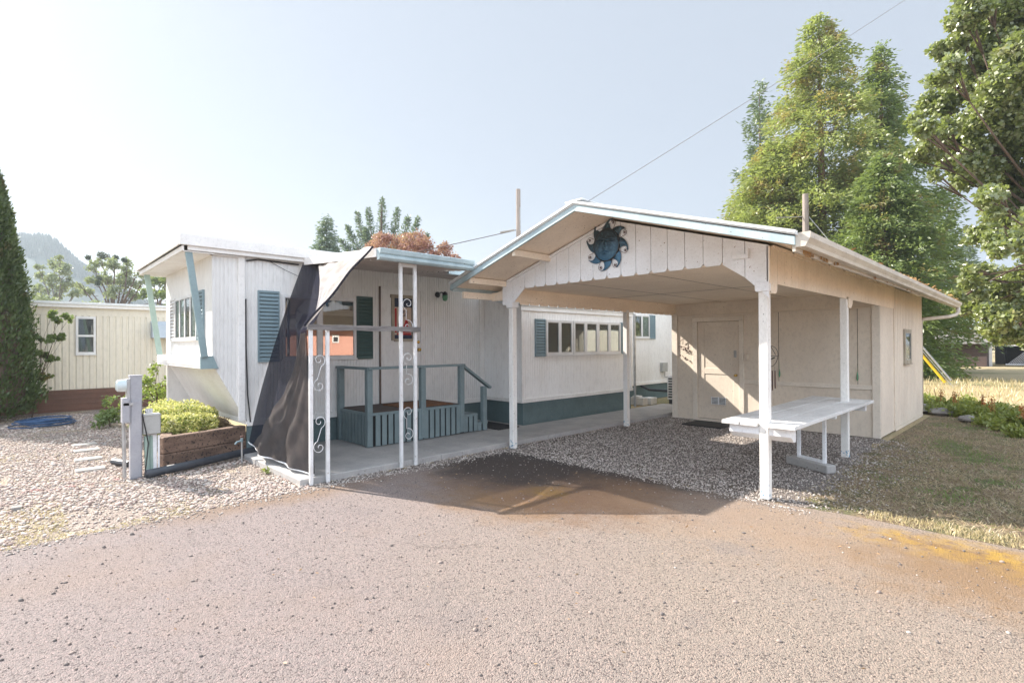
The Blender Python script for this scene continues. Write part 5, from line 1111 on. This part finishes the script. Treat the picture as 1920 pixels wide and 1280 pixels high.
# spruce with upswept limb tips
sp = thing('spruce_tree', (-31.6,18.0,0), 'spiky blue green spruce with upswept limbs above the porch canopy', 'tree')
q = MB(); q.tube([(-31.6,18,0),(-31.6,18,6),(-31.65,18.1,11.4)], [.3,.2,.02], 8); pts = []; drs = []
for (tx, ty, tz) in ((-31.7,18.2,11.7),(-33.1,17.9,11.2),(-33.4,17.2,10.9),(-34.2,16.9,10.0),(-31.1,19.0,11.0),(-29.4,18.8,10.1),(-30.5,20.3,10.5),(-30.3,20.9,9.4),(-34.3,16.5,9.0),(-32.4,17.3,9.6),(-30.9,19.7,8.9),(-33.9,17.9,8.4),(-29.9,20.3,8.3)):
    s0 = Vector((-31.6,18.05,min(tz-1.6,6.8))); e = Vector((tx,ty,tz)); c1 = Vector(((tx+s0.x)/2+ (tx-s0.x)*.25, (ty+s0.y)/2+(ty-s0.y)*.25, s0.z+(tz-s0.z)*.35))
    pp = [bez(s0,c1,e,i/10) for i in range(11)]; q.tube(pp, [.06*(1-i/11)+.008 for i in range(11)], 5)
    for k in range(950):
        t_ = random.random()**.8; p = bez(s0,c1,e,t_); w_ = .62*(1-t_)**.7+.07; d = Vector((random.gauss(0,1),random.gauss(0,1),random.gauss(0,.6))); d.normalize(); pts.append(p+d*w_*random.random()); drs.append(d+(e-s0).normalized()*.6)
q.build('trunk', M['bark'], sp, smooth=True); leaves('crown', np.array(pts), RNG.uniform(.13,.26,len(pts)), L_spr, sp, .35, np.array(drs))
RED = [(-22.8,12.6,6.2,.57),(-22.9,13.0,6.75,.47),(-21.5,12.7,6.2,.6),(-22.3,13.9,6.55,.64),(-21.4,14.1,6.65,.52),(-21.0,13.4,5.9,.65),(-20.1,13.6,5.9,.54),(-22.7,13.7,5.8,.8),(-22.2,14.6,5.8,.67),(-19.8,14.0,5.7,.35),(-20.9,15.4,6.2,.42),(-20.0,14.9,5.6,.41),(-19.2,14.8,5.5,.3),(-19.4,15.2,5.4,.2),(-21.5,13.7,5.0,.8),(-20.6,14.5,5.0,.6)]
clump_tree('plum_tree', (-21.3,13.9), [(x,y,z+.1,r*1.3) for x,y,z,r in RED], 'red leaved plum tree rising behind the porch canopy', L_red, M['bark'], .18, .13, 1500, aspect=.5)
OAK = [(-71.7,6.2,10.3,.81),(-71.6,6.9,11.0,.93),(-66.5,7.5,10.3,1.09),(-68.3,8.8,10.2,1.02),(-64.8,9.2,9.3,.87),(-71.2,6.4,8.9,1.15),(-68.5,7.0,8.9,1.12),(-70.3,8.4,8.9,1.39),(-69.7,9.5,8.7,1.29),(-66.6,10.0,8.7,.68),(-73.1,6.1,7.8,.94),(-70.3,5.0,8.1,.45),(-66.7,7.5,7.2,1.09),(-68.1,9.0,7.1,1.02)]
ok = clump_tree('oak_tree', (-68.5,7.6), OAK, 'gnarled pale oak with dark round mistletoe balls behind the cream trailer', L_oak, M['bark'], .42, .26, 330)
for (x,y,z,r) in [(-68.2,5.5,10.8,.25),(-67.7,6.5,11.1,.38),(-67.9,6.9,11.0,.44),(-67.7,7.7,11.0,.28),(-67.7,6.3,8.7,.33),(-67.6,6.2,8.2,.27),(-67.7,8.4,10.8,.28)]:
    leaves('mistletoe_ball', ball(420,(x,y,z),r,1,.2), RNG.uniform(.08,.16,420), L_mist, ok)
PALE = [(-80.1,2.0,11.0,.73),(-83.2,2.5,10.0,.89),(-81.8,3.6,11.4,.89),(-78.5,4.1,10.5,.98),(-79.9,3.1,9.7,.98),(-78.9,4.4,9.4,.99),(-81.8,2.2,8.3,1.0),(-80.2,3.6,8.2,1.24),(-78.5,5.1,7.9,.99),(-80.1,3.8,12.0,.62),(-80.1,5.7,8.7,.63)]
clump_tree('pale_tree', (-80,3.4), PALE, 'pale thin crowned tree between the conical hedge and the oak', L_oak, M['barkpale'], .3, .28, 330)
DT = [(-60.0,9.6,8.3,.9),(-59.2,10.1,7.8,1.0),(-61.4,9.4,7.1,1.0),(-58.2,10.0,6.6,1.1),(-58.1,10.6,8.3,.8),(-60.8,11.5,7.5,1.1)]
clump_tree('broadleaf_tree', (-59.5,10.3), DT, 'dark broadleaf tree behind the front roof braces of the mobile home', L_cedar2, M['bark'], .3, .25, 420)
bush = [(-62+random.uniform(-4,4), -6+i*1.6, random.uniform(3.6,5.6), random.uniform(1.2,1.9)) for i in range(11)]
clump_tree('bush_row', (-62,3), bush, 'row of low pale bushes showing just above the cream trailer roof', L_oak, M['bark'], .2, .26, 260, 'bushes')
MID = [(-6.6,53.3,13.0,.8),(-6.4,56.0,12.4,.9),(-6.6,51.8,11.3,1.0),(-5.8,53.6,11.0,.8),(-6.6,54.6,10.4,1.1),(-6.0,56.6,10.2,.8),(-6.6,53.4,9.2,1.1),(-5.9,52.9,8.4,.9),(-6.3,54,7,1.1)]
clump_tree('broadleaf_tree', (-6.4,54), MID, 'light green loose tree right behind the dark bushy cedar', L_shrub, M['bark'], .25, .24, 330)
FAR = [(-7.3,75.7,9.5,1.3),(-6.8,79.8,10.0,1.3),(-5.5,78.2,9.6,1.3),(-7.7,81.3,8.5,1.5),(-6.4,82.9,8.1,1.7),(-7.2,76.4,5.9,1.7),(-6.0,78.4,5.3,1.8),(-5.0,84.0,6.8,2.0),(-8.0,79.5,4.3,1.7),(-6.8,82.2,4.0,1.7),(-3.1,82.0,4.7,2.12),(-4.3,79.0,9.0,1.6),(-2,84,7.5,2.4),(-9.6,80,6,2),(-11,82,7,2.2),(-5,80,2,2),(-8.5,80,2,2),(-2,82,2,2)]
clump_tree('broadleaf_tree', (-6,80), FAR, 'pale hazy trees massed behind the far shed roof', L_oak, M['barkpale'], .3, .34, 210)
q = MB(); q.tube([(-6.9,70,0),(-6.9,70,7.2)], .16, 8); tag(q.build('pole_stub', M['orangeh'] if False else M['polewood'], None, org=(-6.9,70,0)), 'tan utility pole far off, above the pale metal roof', 'utility pole')
# conical hedge
HX, HY = -16.1, -.50
hd = thing('conical_hedge', (-16.1,-.50,0), 'tall dark conical arborvitae at the left edge, before the cream trailer', 'tree')
n = 52000; s = RNG.uniform(0,1,n)**.85; a = RNG.uniform(0,2*np.pi,n); a2 = a+s*3
rr = (.92*(1-s)**.55)*(1+.10*np.sin(a*5+s*14)+.07*np.sin(a*11-s*31))*np.clip(RNG.normal(.95,.09,n),.5,1.12)*np.where(s < .05, .8, 1)
C = np.column_stack([HX+rr*np.cos(a), HY+rr*np.sin(a), .12+5.75*s+RNG.normal(0,.05,n)]); D = np.column_stack([np.cos(a)*.5, np.sin(a)*.5, np.full(n,.9)])
leaves('crown', C, RNG.uniform(.05,.12,n), L_hedge, hd, .4, D)
q = MB(); q.tube([(HX,HY,0),(HX,HY,5.6)], [.14,.03], 8); q.lathe((HX,HY,.3), (0,0,1), [(.65,0),(.75,.6),(.62,2),(.35,4),(.05,5.3)], 14); q.build('trunk', M['bark'], hd)
sap = [(-16.42,.66,2.39,.13),(-16.38,.73,2.28,.12),(-15.91,.83,2.34,.12),(-16.09,.93,2.28,.09),(-16.66,.45,1.86,.14),(-16.14,.59,1.83,.14),(-16.4,.76,1.85,.12),(-16.3,.87,1.88,.10),(-16.34,.42,1.44,.15),(-16.59,.57,1.4,.15),(-16.37,.68,1.35,.1),(-16.8,.39,.96,.16),(-16.43,.54,.94,.14),(-16.58,.64,.95,.08),(-16.93,.3,.67,.14),(-16.34,.4,.58,.14)]
clump_tree('maple_sapling', (-16.4,.3), sap, 'young maple sapling with tiered leaves beside the conical hedge', L_cedar2, M['bark'], .018, .075, 6500, 'sapling', aspect=.9, flat=.35, sub=3)
SH = [(-13.18,1.83,.34,.30),(-13.38,2.04,.59,.32),(-12.33,2.1,.92,.28),(-12.58,2.15,.58,.32),(-12.55,2.37,.73,.25),(-12.12,2.43,.59,.22),(-12.57,2.01,1.13,.16),(-12.42,2.09,1.29,.11),(-12.93,1.66,.59,.2),(-12.84,2.33,.38,.3),(-12.31,1.8,.94,.2),(-12.0,2.2,.35,.3),(-11.6,2.25,.6,.25),(-12.5,1.7,.3,.25)]
clump_tree('leafy_shrub', (-12.5,2.1), SH, 'bright green leafy shrub behind the flowers and meter pedestal', L_shrub, M['bark'], .03, .07, 2600, 'shrub', aspect=.55)
SH2 = [(-13.26,1.31,.27,.24),(-13.43,1.46,.41,.24),(-12.97,1.45,.22,.22),(-13.28,1.58,.3,.22),(-13.0,1.25,.16,.18),(-13.7,1.4,.2,.2)]
clump_tree('leafy_shrub', (-13.25,1.4), SH2, 'low dark green shrub left of the meter pedestal', L_cedar2, M['bark'], .02, .07, 3000, 'shrub', aspect=.6)
fl_ = thing('flowering_plant', (-8.75,1.75,.37), 'mound of small yellow flowers growing in the timber planter', 'flowers')
FL = []
for (x,y,z,r) in [(-8.55,1.50,.50,.20),(-8.50,1.75,.50,.22),(-8.60,2.0,.48,.20),(-8.9,1.55,.56,.24),(-8.9,1.85,.58,.25),(-8.95,2.1,.56,.18),(-9.25,1.6,.58,.24),(-9.3,1.95,.60,.24),(-8.45,1.58,.44,.14),(-9.6,1.7,.6,.25),(-8.75,1.38,.50,.16),(-9.1,1.38,.54,.2)]: FL.append(ball(1500,(x,y,z),r,.75,.75))
FLc = np.vstack(FL); k = RNG.uniform(size=len(FLc)); up_ = FLc[:,2] > .50
leaves('foliage', FLc[(k < .38)]-np.array([.0,0,.02]), RNG.uniform(.02,.05,(k < .38).sum()), L_shrub, fl_, .5); leaves('blossoms', FLc[(k >= .38)]+np.array([.0,0,.015]), RNG.uniform(.015,.034,(k >= .38).sum()), L_flow, fl_, 1.0)
pk_ = thing('flowering_plant', (-8.45,2.2,.37), 'small mauve flowered plant at the right end of the planter', 'flowers')
leaves('foliage', ball(700,(-8.75,2.25,.45),.13,.7,.3), RNG.uniform(.02,.05,700), leafmat('mauve_leaves', (.20,.12,.10),(.32,.22,.18)), pk_, .5)
ed = thing('border_plant', (-12.6,-.75,0), 'green leafy plant at the left frame edge by the hedge foot', 'plant'); leaves('foliage', np.vstack([ball(900,(-12.6,-.75,.12),.35,.5,.1), ball(600,(-13.3,-.5,.15),.3,.5,.1)]), RNG.uniform(.04,.09,1500), L_weed, ed, .45)
# weeds beside the storage room
wd = []
for i in range(60):
    t_ = i/59; wd.append((-2.6+3.4*t_+random.uniform(-.4,.4), 17.5-5.8*t_+random.uniform(-1,1.2), random.uniform(.05,.16), random.uniform(.14,.30)))
t_ = thing('weed_patch', (-1.4,15.5,0), 'tangle of green weeds beside the lawn right of the storage room', 'weeds')
C = np.vstack([ball(260,(x,y,z),r,.8,.1) for x,y,z,r in wd]); C = C[C[:,2] > 0]
leaves('foliage', C, RNG.uniform(.05,.11,len(C)), L_weed, t_, .5, upbias=-.3)
for k, (x, y) in enumerate(((-1.9,15.9),(-1.5,15.1),(-1.05,14.9),(-.8,13.9),(-.35,13.2))):
    dxs = [random.uniform(-.09,.09) for _ in range(3)]
    d_ = thing('dock_plant', (x,y,0), ['leftmost','second from the left','middle','second from the right','rightmost'][k]+' of the five clumps of rust red seeding dock stalks', 'weeds', 'rust red dock stalks')
    C = np.vstack([np.column_stack([x+RNG.normal(0,.02,160)+dx, y+RNG.normal(0,.02,160), RNG.uniform(.22,random.uniform(.38,.55),160)])[:70] for dx in dxs[:1]]); leaves('seed_heads', C, RNG.uniform(.02,.05,len(C)), L_dock, d_, .7)
    q = MB(); [q.tube([(x+dx*.1,y,0),(x+dx,y,.5)], .006, 4) for dx in dxs]; q.build('stalk', M['rot'], d_)
for k, (x, y, lab) in enumerate(((-6.9,2.3,'tiny green weed in the gravel beside the slab corner'),)):
    d_ = thing('small_weed', (x,y,0), lab, 'weed'); leaves('foliage', ball(60,(x,y,.03),.06,.6,.1), RNG.uniform(.03,.06,60), L_weed, d_, .35)
# ------------------------------------------------------------------ haze
hz_m = bpy.data.materials.new('haze'); hz_m.use_nodes = True; nt = hz_m.node_tree; nt.nodes.clear()
out = nt.nodes.new('ShaderNodeOutputMaterial'); pv = nt.nodes.new('ShaderNodeVolumePrincipled')
pv.inputs['Color'].default_value = (.78,.89,1,1); pv.inputs['Density'].default_value = .0008; pv.inputs['Anisotropy'].default_value = .3
nt.links.new(pv.outputs[0], out.inputs['Volume'])
q = MB(); q.box(-1300,1300,-1300,1300,-3.5,100); tag(q.build('haze', hz_m), kind='stuff')
